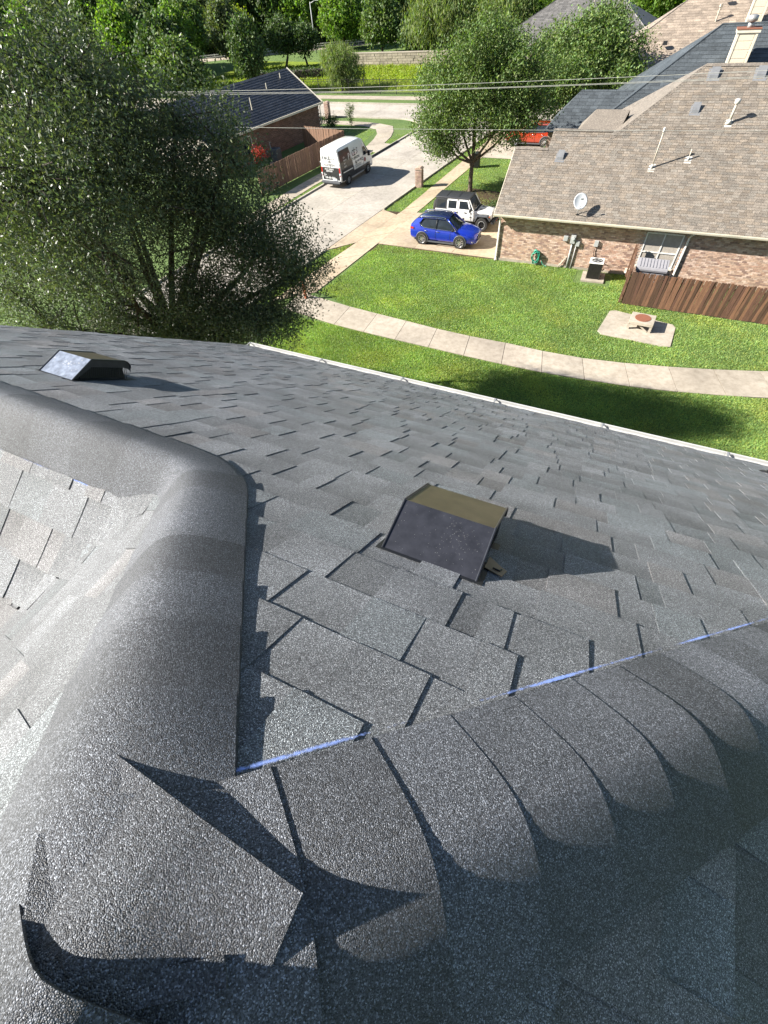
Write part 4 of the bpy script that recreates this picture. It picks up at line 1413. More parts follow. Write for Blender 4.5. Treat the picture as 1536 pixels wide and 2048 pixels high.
# ---- board fences
def picket_fence(name, p0, p1, h, w, mat, label, tone=(.8, 1.15), rails_side=1, group=None, gap=.004, thick=.018, wav=.02):
    p0, p1 = Vector(p0), Vector(p1); d = (p1 - p0); L = d.length; an = math.atan2(d.y, d.x)
    r = empty(name, (p0.x, p0.y, 0), an, label, 'fence', group)
    n = int(L / w)
    base = []
    for v in range(3):
        hh = h + (-.012, 0, .012)[v]
        b = MB()
        c = w - gap
        pr = [(-c / 2, .03), (c / 2, .03), (c / 2, hh - .03), (c / 2 - .03, hh), (-c / 2 + .03, hh), (-c / 2, hh - .03)]
        for q in range(3):
            pass
        V = [(a, -thick / 2, z) for a, z in pr] + [(a, thick / 2, z) for a, z in pr]
        F = [[0, 1, 2, 3, 4, 5], [11, 10, 9, 8, 7, 6]] + [[i, 6 + i, 6 + (i + 1) % 6, (i + 1) % 6] for i in range(6)]
        for tn in range(4):
            k = lerp(tone[0], tone[1], tn / 3)
            me = bpy.data.meshes.new('picket'); me.from_pydata(V, [], F)
            at = me.color_attributes.new('tint', 'FLOAT_COLOR', 'POINT')
            at.data.foreach_set('color', [k, k * random.uniform(.94, 1), k * random.uniform(.9, 1), 1] * len(V))
            me.materials.append(mat); base.append(me)
    for i in range(n):
        o = bpy.data.objects.new('picket', random.choice(base)); COL.objects.link(o); o.parent = r
        o.location = ((i + .5) * w, random.uniform(-.004, .004), random.uniform(-wav, wav))
        o.rotation_euler = (random.uniform(-.012, .012), random.uniform(-.012, .012), random.uniform(-.02, .02))
    for z in (.35, h / 2 + .05, h - .28):
        MB().box((L / 2, rails_side * (thick / 2 + .022), z), (L, .04, .09)).obj('rail', mat, r)
    m = max(2, round(L / 2.4) + 1)
    for i in range(m):
        MB().box((lerp(.05, L - .05, i / (m - 1)), rails_side * .085, (h - .05) / 2), (.09, .09, h - .05)).obj('post', mat, r)
    return r


picket_fence('board_fence', (0.80, 26.36), (11.5, 26.45), 1.66, .137, M['fence'], 'dark brown stained board fence in front of the brick house window', (.62, 1.5))
picket_fence('board_fence', (0.74, 26.45), (0.68, 29.55), 1.80, .14, M['fence'], 'short brown board fence running back from the front fence to the brick wall', (.7, 1.1))
picket_fence('board_fence', (-29.75, 36.0), (-28.55, 48.9), 1.80, .14, M['fenceN'], 'weathered board fence along the street beside the white van', (.8, 1.2), 1)
picket_fence('board_fence', (-28.6, 48.95), (-34.2, 50.0), 1.80, .14, M['fenceN'], 'weathered board fence joining the street fence to the dark roofed house', (.8, 1.2), -1)
MB().box((0, 0, 0), (.01, .01, .01))

bn = empty('storage_bin', (1.62, 27.35, 0), math.radians(2), 'pale grey ribbed resin storage shed standing behind the board fence', 'storage bin')
MB().box((0, 0, .78), (1.30, .70, 1.45)).obj('body', M['bin'], bn, bevel=.02)
MB().extr([(-.42, 1.50), (.40, 1.66), (.42, 1.78), (.36, 1.86), (-.40, 1.70), (-.44, 1.60)], -.74, .74, 'x').obj('lid', M['bin'], bn, bevel=.015)
for k in range(9): MB().extr([(-.36, 1.71), (.32, 1.846), (.32, 1.868), (-.36, 1.732)], -.64 + k * .15, -.58 + k * .15, 'x').obj('rib', M['bin'], bn)
for x in (-.33, .33): MB().box((x, -.36, .78), (.60, .03, 1.35)).obj('door', M['bin'], bn, bevel=.01)

# ---- drain inlet on its apron
di = empty('drain_inlet', (1.93, 24.20, 0), math.radians(-4), 'low square concrete drain inlet with a rusty iron lid on a worn slab', 'drain inlet')
MB().box((0, .06, .40), (1.12, .98, .14)).obj('top_slab', M['conc'], di, bevel=.01)
MB().disc((0, .08, .478), (0, 0, 1), .33, .02, 32).obj('lid', M['rust'], di)
MB().disc((0, .08, .474), (0, 0, 1), .37, .02, 32).obj('lid_ring', M['rust'], di)
for x, y_ in ((-.50, -.34), (.50, -.34), (-.50, .46), (.50, .46)): MB().box((x, y_, .18), (.11, .12, .32)).obj('leg', M['conc'], di)
MB().box((0, .47, .18), (1.0, .08, .32)).obj('back_wall', M['conc'], di)
b = MB(); b.tube([(-.12, -.30, .33), (.38, -.36, .05)], .035, 5); b.obj('brace', M['conc'], di)

# ---- post and brick mail pillars
mp = empty('marker_post', (-16.25, 21.35, 0), 0, 'reddish brown square wooden post by the corner of the two footpaths', 'post')
MB().box((0, 0, .55), (.12, .12, 1.1)).obj('shaft', M['post'], mp)
MB().box((0, 0, 1.12), (.15, .15, .05), 0, (1, 1, 1), .6).obj('top', M['post'], mp)


def mail_pillar(loc, rz, h, label):
    r = empty('brick_mailbox', loc, rz, label, 'mailbox')
    MB().box((0, 0, h * .47), (.52, .52, h * .94)).obj('core', M['mortar'], r)
    b = MB(); n = int(h * .93 / .076)
    for i in range(n):
        z = .04 + i * .076
        for s in range(4):
            for k in range(3):
                o_ = (k - 1) * .19 + (.05 if i % 2 else -.05)
                o_ = max(-.19, min(.19, o_))
                x, y_ = ((o_, -.272), (.272, o_), (o_, .272), (-.272, o_))[s]
                kk = random.uniform(.7, 1.3)
                b.box((x, y_, z), (.17, .03, .064) if s % 2 == 0 else (.03, .17, .064), 0, (kk, kk * random.uniform(.9, 1.05), kk))
    b.obj('bricks', M['brick'], r, kind='stuff')
    MB().extr([(-.30, h * .94), (.30, h * .94), (.30, h), (.15, h + .08), (-.15, h + .08), (-.30, h)], -.30, .30, 'y').obj('cap', M['brick'], r)
    MB().box((-.31, 0, h * .78), (.04, .24, .22)).obj('letter_door', M['black'], r, bevel=.01)


mail_pillar((-17.20, 41.2, 0), .08, 1.30, 'brick mailbox pillar on the grass strip across the street from the van')
mail_pillar((-38.1, 61.9, 0), .05, 1.5, 'brick mailbox pillar by the cross street beyond the dark roofed house')
# ================================================================== VEHICLES
def loft(stations, mirror=True):
    """stations: (x, [(y, z) ... from keel to roof centre]); returns closed body mesh"""
    V, F = [], []
    m = len(stations[0][1])
    for x, pts in stations:
        ring = [(x, y, z) for y, z in pts] + [(x, -y, z) for y, z in pts[::-1]]
        V += ring
    k = 2 * m
    for i in range(len(stations) - 1):
        for j in range(k):
            F.append([i * k + j, i * k + (j + 1) % k, (i + 1) * k + (j + 1) % k, (i + 1) * k + j])
    F.append(list(range(k))[::-1]); F.append([(len(stations) - 1) * k + j for j in range(k)])
    return V, F


def put(name, V, F, mat, parent, smooth=False, split=35, label=None, sub=0):
    o = mesh(name, V, F, mat, parent, smooth, label=label)
    bm = bmesh.new(); bm.from_mesh(o.data); bmesh.ops.remove_doubles(bm, verts=bm.verts, dist=1e-5)
    bmesh.ops.recalc_face_normals(bm, faces=bm.faces); bm.to_mesh(o.data); bm.free()
    if smooth:
        o.data.polygons.foreach_set('use_smooth', [True] * len(o.data.polygons))
        m = o.modifiers.new('edge_split', 'EDGE_SPLIT'); m.split_angle = math.radians(split)
    return o


def wheel(parent, x, y, r, w, spokes=10, rim=.68, rimmat='alloy', side=1):
    """side: +1 when the outer face looks to +y"""
    e = empty('wheel', (x, y, r)); e.parent = parent
    prof = [(-w / 2, rim * r), (-w / 2, r * .94), (-w * .38, r), (w * .38, r), (w / 2, r * .94), (w / 2, rim * r)]
    V, F = [], []
    n = 32
    for k in range(n):
        a = 2 * PI * k / n
        for yy, rr in prof: V.append((rr * math.cos(a), yy, rr * math.sin(a)))
    m = len(prof)
    for k in range(n):
        for j in range(m):
            F.append([k * m + j, k * m + (j + 1) % m, ((k + 1) % n) * m + (j + 1) % m, ((k + 1) % n) * m + j])
    put('tyre', V, F, M['tyre'], e, True, 40)
    b = MB()
    b.disc((0, side * w * .1, 0), (0, 1, 0), rim * r * .98, .01, 28)
    b.obj('brake_disc', M['black'], e)
    b = MB()
    yo = side * w * .42
    ring = [(rim * r * .97 * math.cos(t * PI / 14), yo, rim * r * .97 * math.sin(t * PI / 14)) for t in range(29)]
    b.tube(ring, .018, 6, caps=False)
    for k in range(spokes):
        a = 2 * PI * k / spokes
        b.tube([(0.04 * math.cos(a), yo - side * .02, .04 * math.sin(a)), (rim * r * .96 * math.cos(a), yo, rim * r * .96 * math.sin(a))], [.026, .017], 5)
    b.disc((0, yo - side * .01, 0), (0, 1, 0), .055, .03, 12)
    b.obj('rim', M[rimmat], e)


def arch(parent, x, y, r, mat, side, wd=.05, name='wheel_arch', z=None, open_=(-.12, 1.12)):
    """flare round a wheel opening plus the dark opening behind it"""
    zc = z if z is not None else r * .93
    b = MB()
    pts = [(x + r * math.cos(PI * t), y, zc + r * math.sin(PI * t)) for t in [lerp(open_[0], open_[1], i / 14) for i in range(15)]]
    pts = [(a, b_, max(c, .16)) for a, b_, c in pts]
    b.tube(pts, wd * .5, 6)
    b.obj(name, mat, parent, True)
    MB().disc((x, y - side * .012, zc), (0, 1, 0), r * .985, .03, 28).obj('wheel_well', M['black'], parent)


def quad(parent, name, pts, mat, th=.006, label=None):
    """thin plate with the given corners"""
    P = [Vector(p) for p in pts]
    n = Vector((0, 0, 0))
    for i in range(len(P)): n += (P[i] - P[0]).cross(P[(i + 1) % len(P)] - P[0])
    n = n.normalized() * th
    k = len(P)
    V = P + [p - n for p in P]
    F = [list(range(k)), list(range(k, 2 * k))[::-1]] + [[i, k + i, k + (i + 1) % k, (i + 1) % k] for i in range(k)]
    o = put(name, V, F, mat, parent)
    if label: o['label'] = label
    return o


def suv(name, loc, rz, label, cat, paint, roofpaint, sc=1.0, rimmat='alloy', group=None):
    """crossover, nose towards +x; origin under the middle of the wheelbase"""
    r = empty(name, loc, rz, label, cat, group)
    W = .90
    def st(x, w, zb, zs, zbelt, ztop, wt):
        return (x, [(0, zb), (w * .80, zb), (w * .965, zb + .14), (w, zs), (w * .985, (zs + zbelt) / 2), (w * .935, zbelt), (wt * .93, ztop - .012), (wt * .5, ztop + .018), (0, ztop + .028)])
    body = [st(-2.26, .74, .46, .66, .88, .98, .60), st(-2.20, .84, .32, .68, .98, 1.10, .72), st(-2.0, .885, .26, .70, 1.03, 1.13, .78), st(-1.33, .905, .22, .66, 1.02, 1.10, .80),
            st(-.5, .90, .22, .60, .97, 1.05, .80), st(.4, .90, .22, .58, .95, 1.04, .80), st(.9, .90, .22, .60, .94, 1.05, .79), st(1.33, .905, .22, .68, .93, 1.01, .76),
            st(1.75, .885, .24, .66, .86, .95, .70), st(2.08, .83, .26, .60, .79, .87, .60), st(2.25, .72, .30, .55, .73, .80, .50), st(2.32, .58, .36, .52, .68, .74, .40)]
    V, F = loft(body); put('body', V, F, paint, r, True, 28)
    # glasshouse
    def gs(x, wb, zb, wt, zt): return (x, [(0, zb), (wb, zb), (wb * .98, zb + .05), (wt, zt - .05), (wt * .9, zt), (0, zt + .012)])
    gh = [gs(-2.12, .70, 1.02, .64, 1.12), gs(-1.70, .80, 1.02, .62, 1.46), gs(-1.2, .835, 1.0, .60, 1.56), gs(-.3, .835, .98, .60, 1.59), (.35, [(0, .98), (.835, .98), (.82, 1.03), (.62, 1.50), (.55, 1.55), (0, 1.565)]),
          (.98, [(0, .96), (.80, .96), (.79, .99), (.74, 1.06), (.66, 1.09), (0, 1.11)]), (1.12, [(0, .96), (.74, .96), (.74, .97), (.7, 1.0), (.6, 1.02), (0, 1.03)])]
    V, F = loft(gh); put('glasshouse', V, F, M['glass'], r, True, 40)
    rf = [(-1.98, .60, 1.27), (-1.70, .655, 1.478), (-1.2, .665, 1.578), (-.3, .665, 1.608), (.33, .645, 1.578), (.42, .60, 1.545)]
    V, F = [], []
    for x, w, z in rf:
        V += [(x, -w, z - .085), (x, -w * .92, z - .01), (x, -w * .5, z + .02), (x, 0, z + .03), (x, w * .5, z + .02), (x, w * .92, z - .01), (x, w, z - .085)]
    for i in range(len(rf) - 1):
        for j in range(6): F.append([i * 7 + j, i * 7 + j + 1, i * 7 + j + 8, i * 7 + j + 7])
    n = len(V); V += [(x, y, z - .02) for x, y, z in V]; F += [[a + n for a in f[::-1]] for f in F]
    put('roof', V, F, roofpaint, r, True, 60)
    for s in (-1, 1):
        # pillars, window line, rails, doors
        MB().tube([(1.08, s * .765, 1.0), (.70, s * .70, 1.27), (.36, s * .635, 1.54)], .036, 6).obj('pillar', paint, r, True)
        MB().tube([(-.38, s * .865, 1.0), (-.36, s * .655, 1.55)], .022, 4).obj('pillar', M['black'], r, True)
        quad(r, 'rear_quarter', [(-1.42, s * .853, 1.02), (-1.55, s * .80, 1.22), (-1.35, s * .69, 1.50), (-1.75, s * .66, 1.45), (-2.05, s * .72, 1.12), (-2.06, s * .80, 1.03)], paint, .02)
        MB().tube([(1.02, s * .86, .985), (.3, s * .877, .99), (-.5, s * .885, 1.015), (-1.25, s * .87, 1.04), (-1.60, s * .80, 1.24), (-1.30, s * .672, 1.50), (-.5, s * .655, 1.565), (.22, s * .665, 1.54), (.66, s * .735, 1.30), (1.02, s * .86, .985)], .013, 5).obj('window_trim', M['chrome'], r, True)
        MB().tube([(-1.62, s * .61, 1.50), (-1.5, s * .615, 1.575), (-.6, s * .62, 1.635), (.1, s * .615, 1.61), (.2, s * .61, 1.57)], .024, 6).obj('roof_rail', M['chrome'], r, True)
        for xx in (.62, -.40, -1.16):
            MB().tube([(xx, s * .905, .36), (xx, s * .912, .66), (xx + .02, s * .872, .97)], .006, 4).obj('door_seam', M['black'], r)
        for xx in (-.22, -1.05):
            MB().tube([(xx - .09, s * .902, .86), (xx + .09, s * .898, .85)], .018, 5).obj('door_handle', M['chrome'], r, True)
        MB().box((.86, s * .98, 1.06), (.13, .20, .13)).obj('mirror', M['black'], r, bevel=.03)
        MB().extr([(-1.0, .20), (1.0, .20), (1.0, .29), (-1.0, .29)], s * .885, s * .925, 'y').obj('side_sill', M['clad'], r, bevel=.01)
        for xx in (-1.33, 1.33):
            arch(r, xx, s * .905, .415, M['clad'], s, .075, z=.355)
            wheel(r, xx, s * .83, .36, .22, 10, .72, rimmat, s)
        quad(r, 'headlight', [(2.16, s * .56, .74), (2.02, s * .74, .77), (1.72, s * .845, .84), (1.74, s * .86, .74), (2.02, s * .80, .67), (2.20, s * .62, .64)], M['clearl'], .02)
        quad(r, 'tail_light', [(-2.23, s * .60, .99), (-2.16, s * .82, 1.00), (-1.92, s * .895, 1.00), (-1.96, s * .90, .90), (-2.2, s * .80, .86), (-2.275, s * .60, .86)], M['redl'], .02)
        quad(r, 'fog_lamp', [(2.20, s * .70, .46), (2.12, s * .80, .47), (2.10, s * .80, .38), (2.20, s * .70, .37)], M['clearl'], .02)
    quad(r, 'grille', [(2.345, -.30, .74), (2.345, .30, .74), (2.37, .20, .56), (2.33, .44, .36), (2.33, -.44, .36), (2.37, -.20, .56)], M['black'], .03)
    MB().tube([(2.34, -.32, .76), (2.34, .32, .76), (2.38, .22, .56), (2.34, .47, .34), (2.34, -.47, .34), (2.38, -.22, .56), (2.34, -.32, .76)], .016, 5).obj('grille_frame', M['chrome'], r, True)
    MB().box((2.26, 0, .29), (.16, 1.15, .05)).obj('lower_bumper', M['chrome'], r, bevel=.02)
    MB().disc((2.375, 0, .64), (1, 0, 0), .065, .02, 20).obj('round_badge', M['chrome'], r)
    MB().box((-2.285, 0, .72), (.02, .50, .13)).obj('plate', M['plate'], r)
    for s in (.35, -.30): MB().tube([(1.16, s - .35, 1.055), (.98, s + .25, 1.13)], .009, 4).obj('wiper', M['black'], r)
    MB().box((0, 0, .28), (3.9, 1.5, .16)).obj('underbody', M['black'], r)
    r.scale = (sc, sc, sc)
    return r


suv('blue_crossover', (-11.17, 31.32, .03), 0, 'shiny blue crossover parked on the driveway nearest the lawn', 'car', M['bluep'], M['bluep_refl'])
suv('red_crossover', (-11.2, 54.9, .02), PI, 'red car half hidden behind the trees on the farther driveway', 'car', M['redc'], M['redc'], 1.06)

# ---- white off-road car with a black hard top
jp = empty('off_road_car', (-10.82, 34.36, .03), 0, 'boxy white off-road car with black hard top and chunky tyres behind the blue car', 'car')
V, F = loft([(-1.98, [(0, .55), (.72, .55), (.76, .62), (.77, 1.14), (0, 1.14)]), (.62, [(0, .52), (.74, .52), (.78, .60), (.785, 1.14), (0, 1.14)]), (.82, [(0, .52), (.73, .52), (.77, .60), (.76, 1.13), (0, 1.14)])])
put('body', V, F, M['whitec'], jp, True, 30)
V, F = loft([(.80, [(0, .62), (.62, .62), (.66, .7), (.70, 1.05), (.62, 1.13), (.3, 1.165), (0, 1.17)]), (1.4, [(0, .62), (.58, .62), (.60, .7), (.62, 1.03), (.54, 1.11), (.3, 1.15), (0, 1.155)]), (1.92, [(0, .62), (.52, .62), (.54, .7), (.55, .98), (.47, 1.06), (.26, 1.10), (0, 1.11)]), (2.0, [(0, .64), (.50, .64), (.52, .7), (.53, .94), (.45, 1.02), (.26, 1.05), (0, 1.06)])])
put('bonnet', V, F, M['whitec'], jp, True, 30)
V, F = loft([(-1.94, [(0, 1.1), (.74, 1.1), (.70, 1.5), (.64, 1.74), (0, 1.76)]), (.40, [(0, 1.1), (.755, 1.1), (.70, 1.5), (.645, 1.76), (0, 1.78)]), (.80, [(0, 1.1), (.74, 1.1), (.735, 1.15), (.73, 1.17), (0, 1.18)])])
put('glasshouse', V, F, M['glass'], jp, True, 30)
V, F = loft([(-2.02, [(0, 1.73), (.66, 1.73), (.675, 1.76), (.62, 1.81), (0, 1.825)]), (-1.0, [(0, 1.74), (.68, 1.74), (.69, 1.78), (.63, 1.835), (0, 1.85)]), (.42, [(0, 1.74), (.67, 1.74), (.68, 1.77), (.62, 1.82), (0, 1.835)])])
put('hard_top', V, F, M['hardtop'], jp, True, 40)
for x in (-1.25, -.4): MB().box((x, 0, 1.852), (.02, 1.1, .008)).obj('roof_seam', M['black'], jp)
for s in (-1, 1):
    def P_(x, z): return (x, s * (lerp(.762, .655, (z - 1.1) / .66) + .008), z)
    # black rear quarter with its window, white door frames round dark glass
    quad(jp, 'rear_quarter', [P_(-1.96, 1.12), P_(-1.16, 1.12), P_(-1.16, 1.74), P_(-1.96, 1.74)], M['hardtop'], .01)
    quad(jp, 'quarter_window', [(a, b_ + s * .006, c) for a, b_, c in [P_(-1.88, 1.22), P_(-1.26, 1.22), P_(-1.26, 1.66), P_(-1.86, 1.66)]], M['glass'], .004)
    for (x0, x1, x1t) in ((-1.14, -.36, -.36), (-.34, .62, .36)):
        for a, b_, c, d in (((x0, 1.12), (x0 + .09, 1.12), (x0 + .09, 1.73), (x0, 1.73)), ((x1 - .09, 1.12), (x1, 1.12), (x1t, 1.73), (x1t - .09, 1.73)),
                            ((x0, 1.12), (x1, 1.12), (x1, 1.20), (x0, 1.20)), ((x0, 1.64), (x1t, 1.64), (x1t, 1.73), (x0, 1.73))):
            quad(jp, 'door_frame', [P_(*a), P_(*b_), P_(*c), P_(*d)], M['whitec'], .012)
    for x in (-1.15, -.35, .63): MB().tube([(x, s * .786, .6), (x, s * .782, 1.12)], .006, 4).obj('door_seam', M['black'], jp)
    for x in (-.55, .22): MB().box((x, s * .80, 1.02), (.16, .03, .035)).obj('door_handle', M['black'], jp)
    for x, z in ((-.36, .78), (-.36, 1.0), (.64, .78), (.64, 1.0)): MB().box((x - .02, s * .79, z), (.10, .02, .05)).obj('hinge', M['black'], jp)
    MB().tube([(.80, s * .755, 1.15), (.42, s * .665, 1.76)], .034, 5).obj('pillar', M['whitec'], jp)
    MB().box((.62, s * .96, 1.22), (.12, .20, .18)).obj('mirror', M['black'], jp, bevel=.02)
    # flat topped flares
    for xx, l in ((1.48, .56), (-1.50, .52)):
        MB().extr([(xx - l, .60), (xx - l * .62, .96), (xx + l * .62, .98), (xx + l, .72), (xx + l, .66), (xx + l * .58, .90), (xx - l * .56, .88), (xx - l + .08, .58)], s * .60, s * .95, 'y').obj('fender_flare', M['clad'], jp, bevel=.015)
        MB().disc((xx, s * .70, .52), (0, 1, 0), .46, .10, 24).obj('wheel_well', M['black'], jp)
        wheel(jp, xx, s * .80, .42, .28, 8, .55, 'darkrim', s)
        MB().tube([(xx + .23 * math.cos(t * PI / 12), s * .935, .42 + .23 * math.sin(t * PI / 12)) for t in range(25)], .014, 5, caps=False).obj('rim_ring', M['greym'], jp)
    MB().tube([(-1.0, s * .80, .42), (.95, s * .80, .42)], .045, 6).obj('side_step', M['black'], jp, True)
    MB().disc((2.01, s * .34, .86), (1, 0, 0), .10, .04, 20).obj('headlight', M['clearl'], jp)
    MB().box((1.95, s * .76, .88), (.06, .12, .07)).obj('turn_lamp', M['amber'], jp)
    MB().box((-2.0, s * .66, .98), (.05, .16, .22)).obj('tail_light', M['redl'], jp)
    MB().box((1.2, s * .28, 1.165), (.18, .10, .012), s * -.2).obj('bonnet_vent', M['black'], jp)
MB().box((2.012, 0, .84), (.03, .98, .34)).obj('grille', M['whitec'], jp, bevel=.02)
for k in range(7): MB().box((2.03, (k - 3) * .068, .86), (.012, .034, .22)).obj('grille_slot', M['black'], jp)
MB().box((2.20, 0, .56), (.22, 1.55, .18)).obj('front_bumper', M['hardtop'], jp, bevel=.03)
MB().tube([(2.2, -.3, .64), (2.26, -.24, .84), (2.26, .24, .84), (2.2, .3, .64)], .03, 6).obj('bull_bar', M['hardtop'], jp, True)
for s in (-.2, .2): MB().box((2.30, s, .56), (.1, .05, .07)).obj('tow_hook', M['redl'], jp)
MB().box((-2.1, 0, .56), (.16, 1.5, .18)).obj('rear_bumper', M['hardtop'], jp, bevel=.03)
wheel(jp, -2.16, 0, .40, .25, 8, .55, 'darkrim', 1)
sp = [c for c in jp.children if c.name.startswith('wheel') and abs(c.location.x + 2.16) < .01][0]
sp.name = 'spare_wheel'; sp.rotation_euler = (0, 0, PI / 2); sp.location = (-2.18, 0, 1.02)
MB().box((.92, 0, 1.16), (.16, 1.2, .03)).obj('cowl', M['black'], jp)
for s in (.3, -.3): MB().tube([(.84, s - .28, 1.20), (.70, s + .22, 1.33)], .010, 4).obj('wiper', M['black'], jp)
MB().box((0, 0, .5), (3.6, 1.1, .12)).obj('underbody', M['black'], jp)

# ---- tall white and black work van, tail towards the viewer
vn = empty('work_van', (cl(42) + 1.10, 42.0, .02), PI / 2 - .06, 'tall white and black lettered work van parked along the left kerb', 'van')
VH = 2.74
def vs(x, w, zb, wt, zt, zc=None):
    return (x, [(0, zb), (w * .94, zb), (w, zb + .18), (w, 1.25), (w * .965, 1.75), (wt, zt - .22), (wt * .90, zt - .06), (wt * .55, zt), (0, zt + .015)])
V, F = loft([vs(-2.72, .93, .45, .80, VH - .13), vs(-2.66, .99, .40, .86, VH - .04), vs(-2.2, 1.01, .36, .88, VH), vs(0, 1.02, .36, .88, VH + .01), vs(.9, 1.02, .36, .87, VH - .02), vs(1.35, 1.01, .36, .83, VH - .18),
             (1.70, [(0, .36), (.94, .36), (1.0, .52), (1.0, 1.22), (.93, 1.62), (.78, 2.08), (.70, 2.22), (.45, 2.28), (0, 2.29)]),
             (2.25, [(0, .36), (.92, .36), (.98, .52), (.97, 1.15), (.86, 1.36), (.80, 1.42), (.70, 1.46), (.45, 1.49), (0, 1.50)]),
             (2.72, [(0, .36), (.88, .36), (.94, .50), (.92, .95), (.80, 1.10), (.72, 1.16), (.6, 1.19), (.4, 1.21), (0, 1.22)]),
             (2.90, [(0, .40), (.74, .40), (.80, .50), (.78, .80), (.70, .92), (.62, .98), (.5, 1.0), (.3, 1.02), (0, 1.02)])])
put('body', V, F, M['whitec'], vn, True, 26)
def SY(z, s): 
    if z < 1.25: y = 1.02
    elif z < 1.75: y = lerp(1.02, .985, (z - 1.25) / .5)
    else: y = lerp(.985, .88, (z - 1.75) / (VH - .22 - 1.75))
    return s * (y + .008)
for s in (-1, 1):
    def sp_(x, z, o=0): return (x, SY(z, s) + s * o, z)
    def patch(pts, mat, nm='livery_panel', o=0.0):
        # split at the bends of the side so that the film lies on the sheet metal
        for z0, z1 in ((.3, 1.25), (1.25, 1.75), (1.75, 2.53)):
            q = [(x, z) for x, z in pts]
            q = clip([(a, c, 0) for a, c in q], lambda p: p[1] - z0); q = clip(q, lambda p: z1 - p[1])
            if len(q) >= 3: quad(vn, nm, [sp_(x, z, o) for x, z, _ in q], mat, .003)
    patch([(-2.60, .45), (-2.66, 2.50), (-1.10, 2.50), (-.62, .98), (-.50, .42)], M['blackc'])
    patch([(-.60, .42), (-.55, .78), (2.1, .78), (2.1, .42)], M['blackc'])
    patch([(-.78, .95), (-2.35, .98), (-2.35, 1.04), (-.78, 1.02)], M['whitec'], 'livery_stripe', .003)
    quad(vn, 'side_window', [sp_(1.10, 1.42, .002), sp_(1.12, 2.0, .002), (1.42, s * .915, 2.0), (1.86, s * .965, 1.52), (1.9, s * .985, 1.42)], M['glass'], .01)
    MB().box((1.72, s * 1.20, 1.45), (.14, .22, .34)).obj('mirror', M['black'], vn, bevel=.03)
    for x in (1.02, -.30): MB().tube([(x, s * 1.03, .5), (x, s * 1.03, 1.25), (x, s * .995, 1.75), (x, s * .93, 2.3)], .007, 4).obj('door_seam', M['black'], vn)
    for x, z in ((.82, 1.18), (-.15, 1.18)): MB().box((x, s * 1.04, z), (.16, .03, .05)).obj('door_handle', M['black'], vn)
    MB().box((-.1, s * 1.03, .40), (2.0, .06, .09)).obj('side_step', M['greym'], vn)
    for xx in (-1.62, 1.70):
        arch(vn, xx, s * 1.022, .43, M['blackc'], s, .06, z=.34)
        wheel(vn, xx, s * .94, .35, .22, 8, .60, 'greym', s)
    MB().box((-2.70, s * .90, 1.12), (.06, .13, .62)).obj('tail_light', M['redl'], vn, bevel=.015)
    MB().box((-2.735, s * .90, .96), (.02, .10, .18)).obj('reversing_lamp', M['clearl'], vn)
    quad(vn, 'headlight', [(2.62, s * .83, 1.12), (2.86, s * .60, .98), (2.90, s * .68, .84), (2.60, s * .945, .96)], M['clearl'], .02)
quad(vn, 'windscreen', [(1.52, -.78, 2.28), (1.52, .78, 2.28), (2.22, .84, 1.52), (2.22, -.84, 1.52)], M['glass'], .02)
# rear doors: white top, black lower half
quad(vn, 'rear_livery_panel', [(-2.737, .85, .56), (-2.737, -.85, .56), (-2.737, -.83, 1.42), (-2.737, .83, 1.42)], M['blackc'], .004)
MB().tube([(-2.74, 0, .55), (-2.735, 0, 2.5)], .008, 4).obj('door_seam', M['black'], vn)
MB().box((-2.82, 0, .42), (.22, 1.86, .16)).obj('rear_bumper', M['clad'], vn, bevel=.02)
MB().box((-2.90, 0, .30), (.12, 1.5, .05)).obj('tow_step', M['black'], vn)
MB().box((-2.745, -.35, .60), (.015, .42, .14)).obj('plate', M['plate'], vn)
MB().box((-2.66, 0.0, VH - .10), (.10, .40, .06)).obj('brake_light', M['redl'], vn)
MB().box((-2.75, .12, .98), (.03, .05, .14)).obj('door_handle', M['black'], vn)
for s in (-1, 1):
    for z in (1.0, 1.75): MB().box((-2.71, s * .95, z), (.08, .06, .09)).obj('hinge', M['whitec'], vn)


FONT = {'A': '010 101 111 101 101', 'B': '110 101 110 101 110', 'C': '011 100 100 100 011', 'D': '110 101 101 101 110', 'E': '111 100 110 100 111', 'G': '011 100 101 101 011',
        'I': '111 010 010 010 111', 'L': '100 100 100 100 111', 'M': '10001 11011 10101 10001 10001', 'N': '1001 1101 1011 1001 1001', 'P': '110 101 110 100 100', 'R': '110 101 110 101 101',
        'S': '011 100 010 001 110', 'U': '101 101 101 101 111', 'O': '010 101 101 101 010', 'T': '111 010 010 010 010', 'V': '101 101 101 101 010', 'Y': '101 101 010 010 010', '-': '000 000 111 000 000',
        '0': '111 101 101 101 111', '2': '110 001 010 100 111', '8': '111 101 111 101 111', '6': '011 100 111 101 111', 'X': '101 101 010 101 101', 'W': '10001 10001 10101 11011 10001'}


def letters(text, fn, x0, z0, h, mat, name='lettering', slant=0.0, sp=1.0):
    """flat printed letters; fn(a, z) places a point of the print on the sheet metal"""
    b = MB(); px = h / 5; a = 0.0
    for ch in text:
        if ch == ' ': a += 2.5 * px; continue
        rows_ = FONT[ch].split(); wd = len(rows_[0])
        for r_i, row in enumerate(rows_):
            for c_i, v in enumerate(row):
                if v == '1':
                    x_, z_ = x0 + (a + c_i * px) * sp + slant * (4 - r_i) * px, z0 + (4 - r_i) * px
                    q = [fn(x_, z_), fn(x_ + px * sp, z_), fn(x_ + px * sp + slant * px, z_ + px), fn(x_ + slant * px, z_ + px)]
                    b.add(q, [[0, 1, 2, 3]])
        a += (wd + 1) * px
    return b.obj(name, mat, vn)


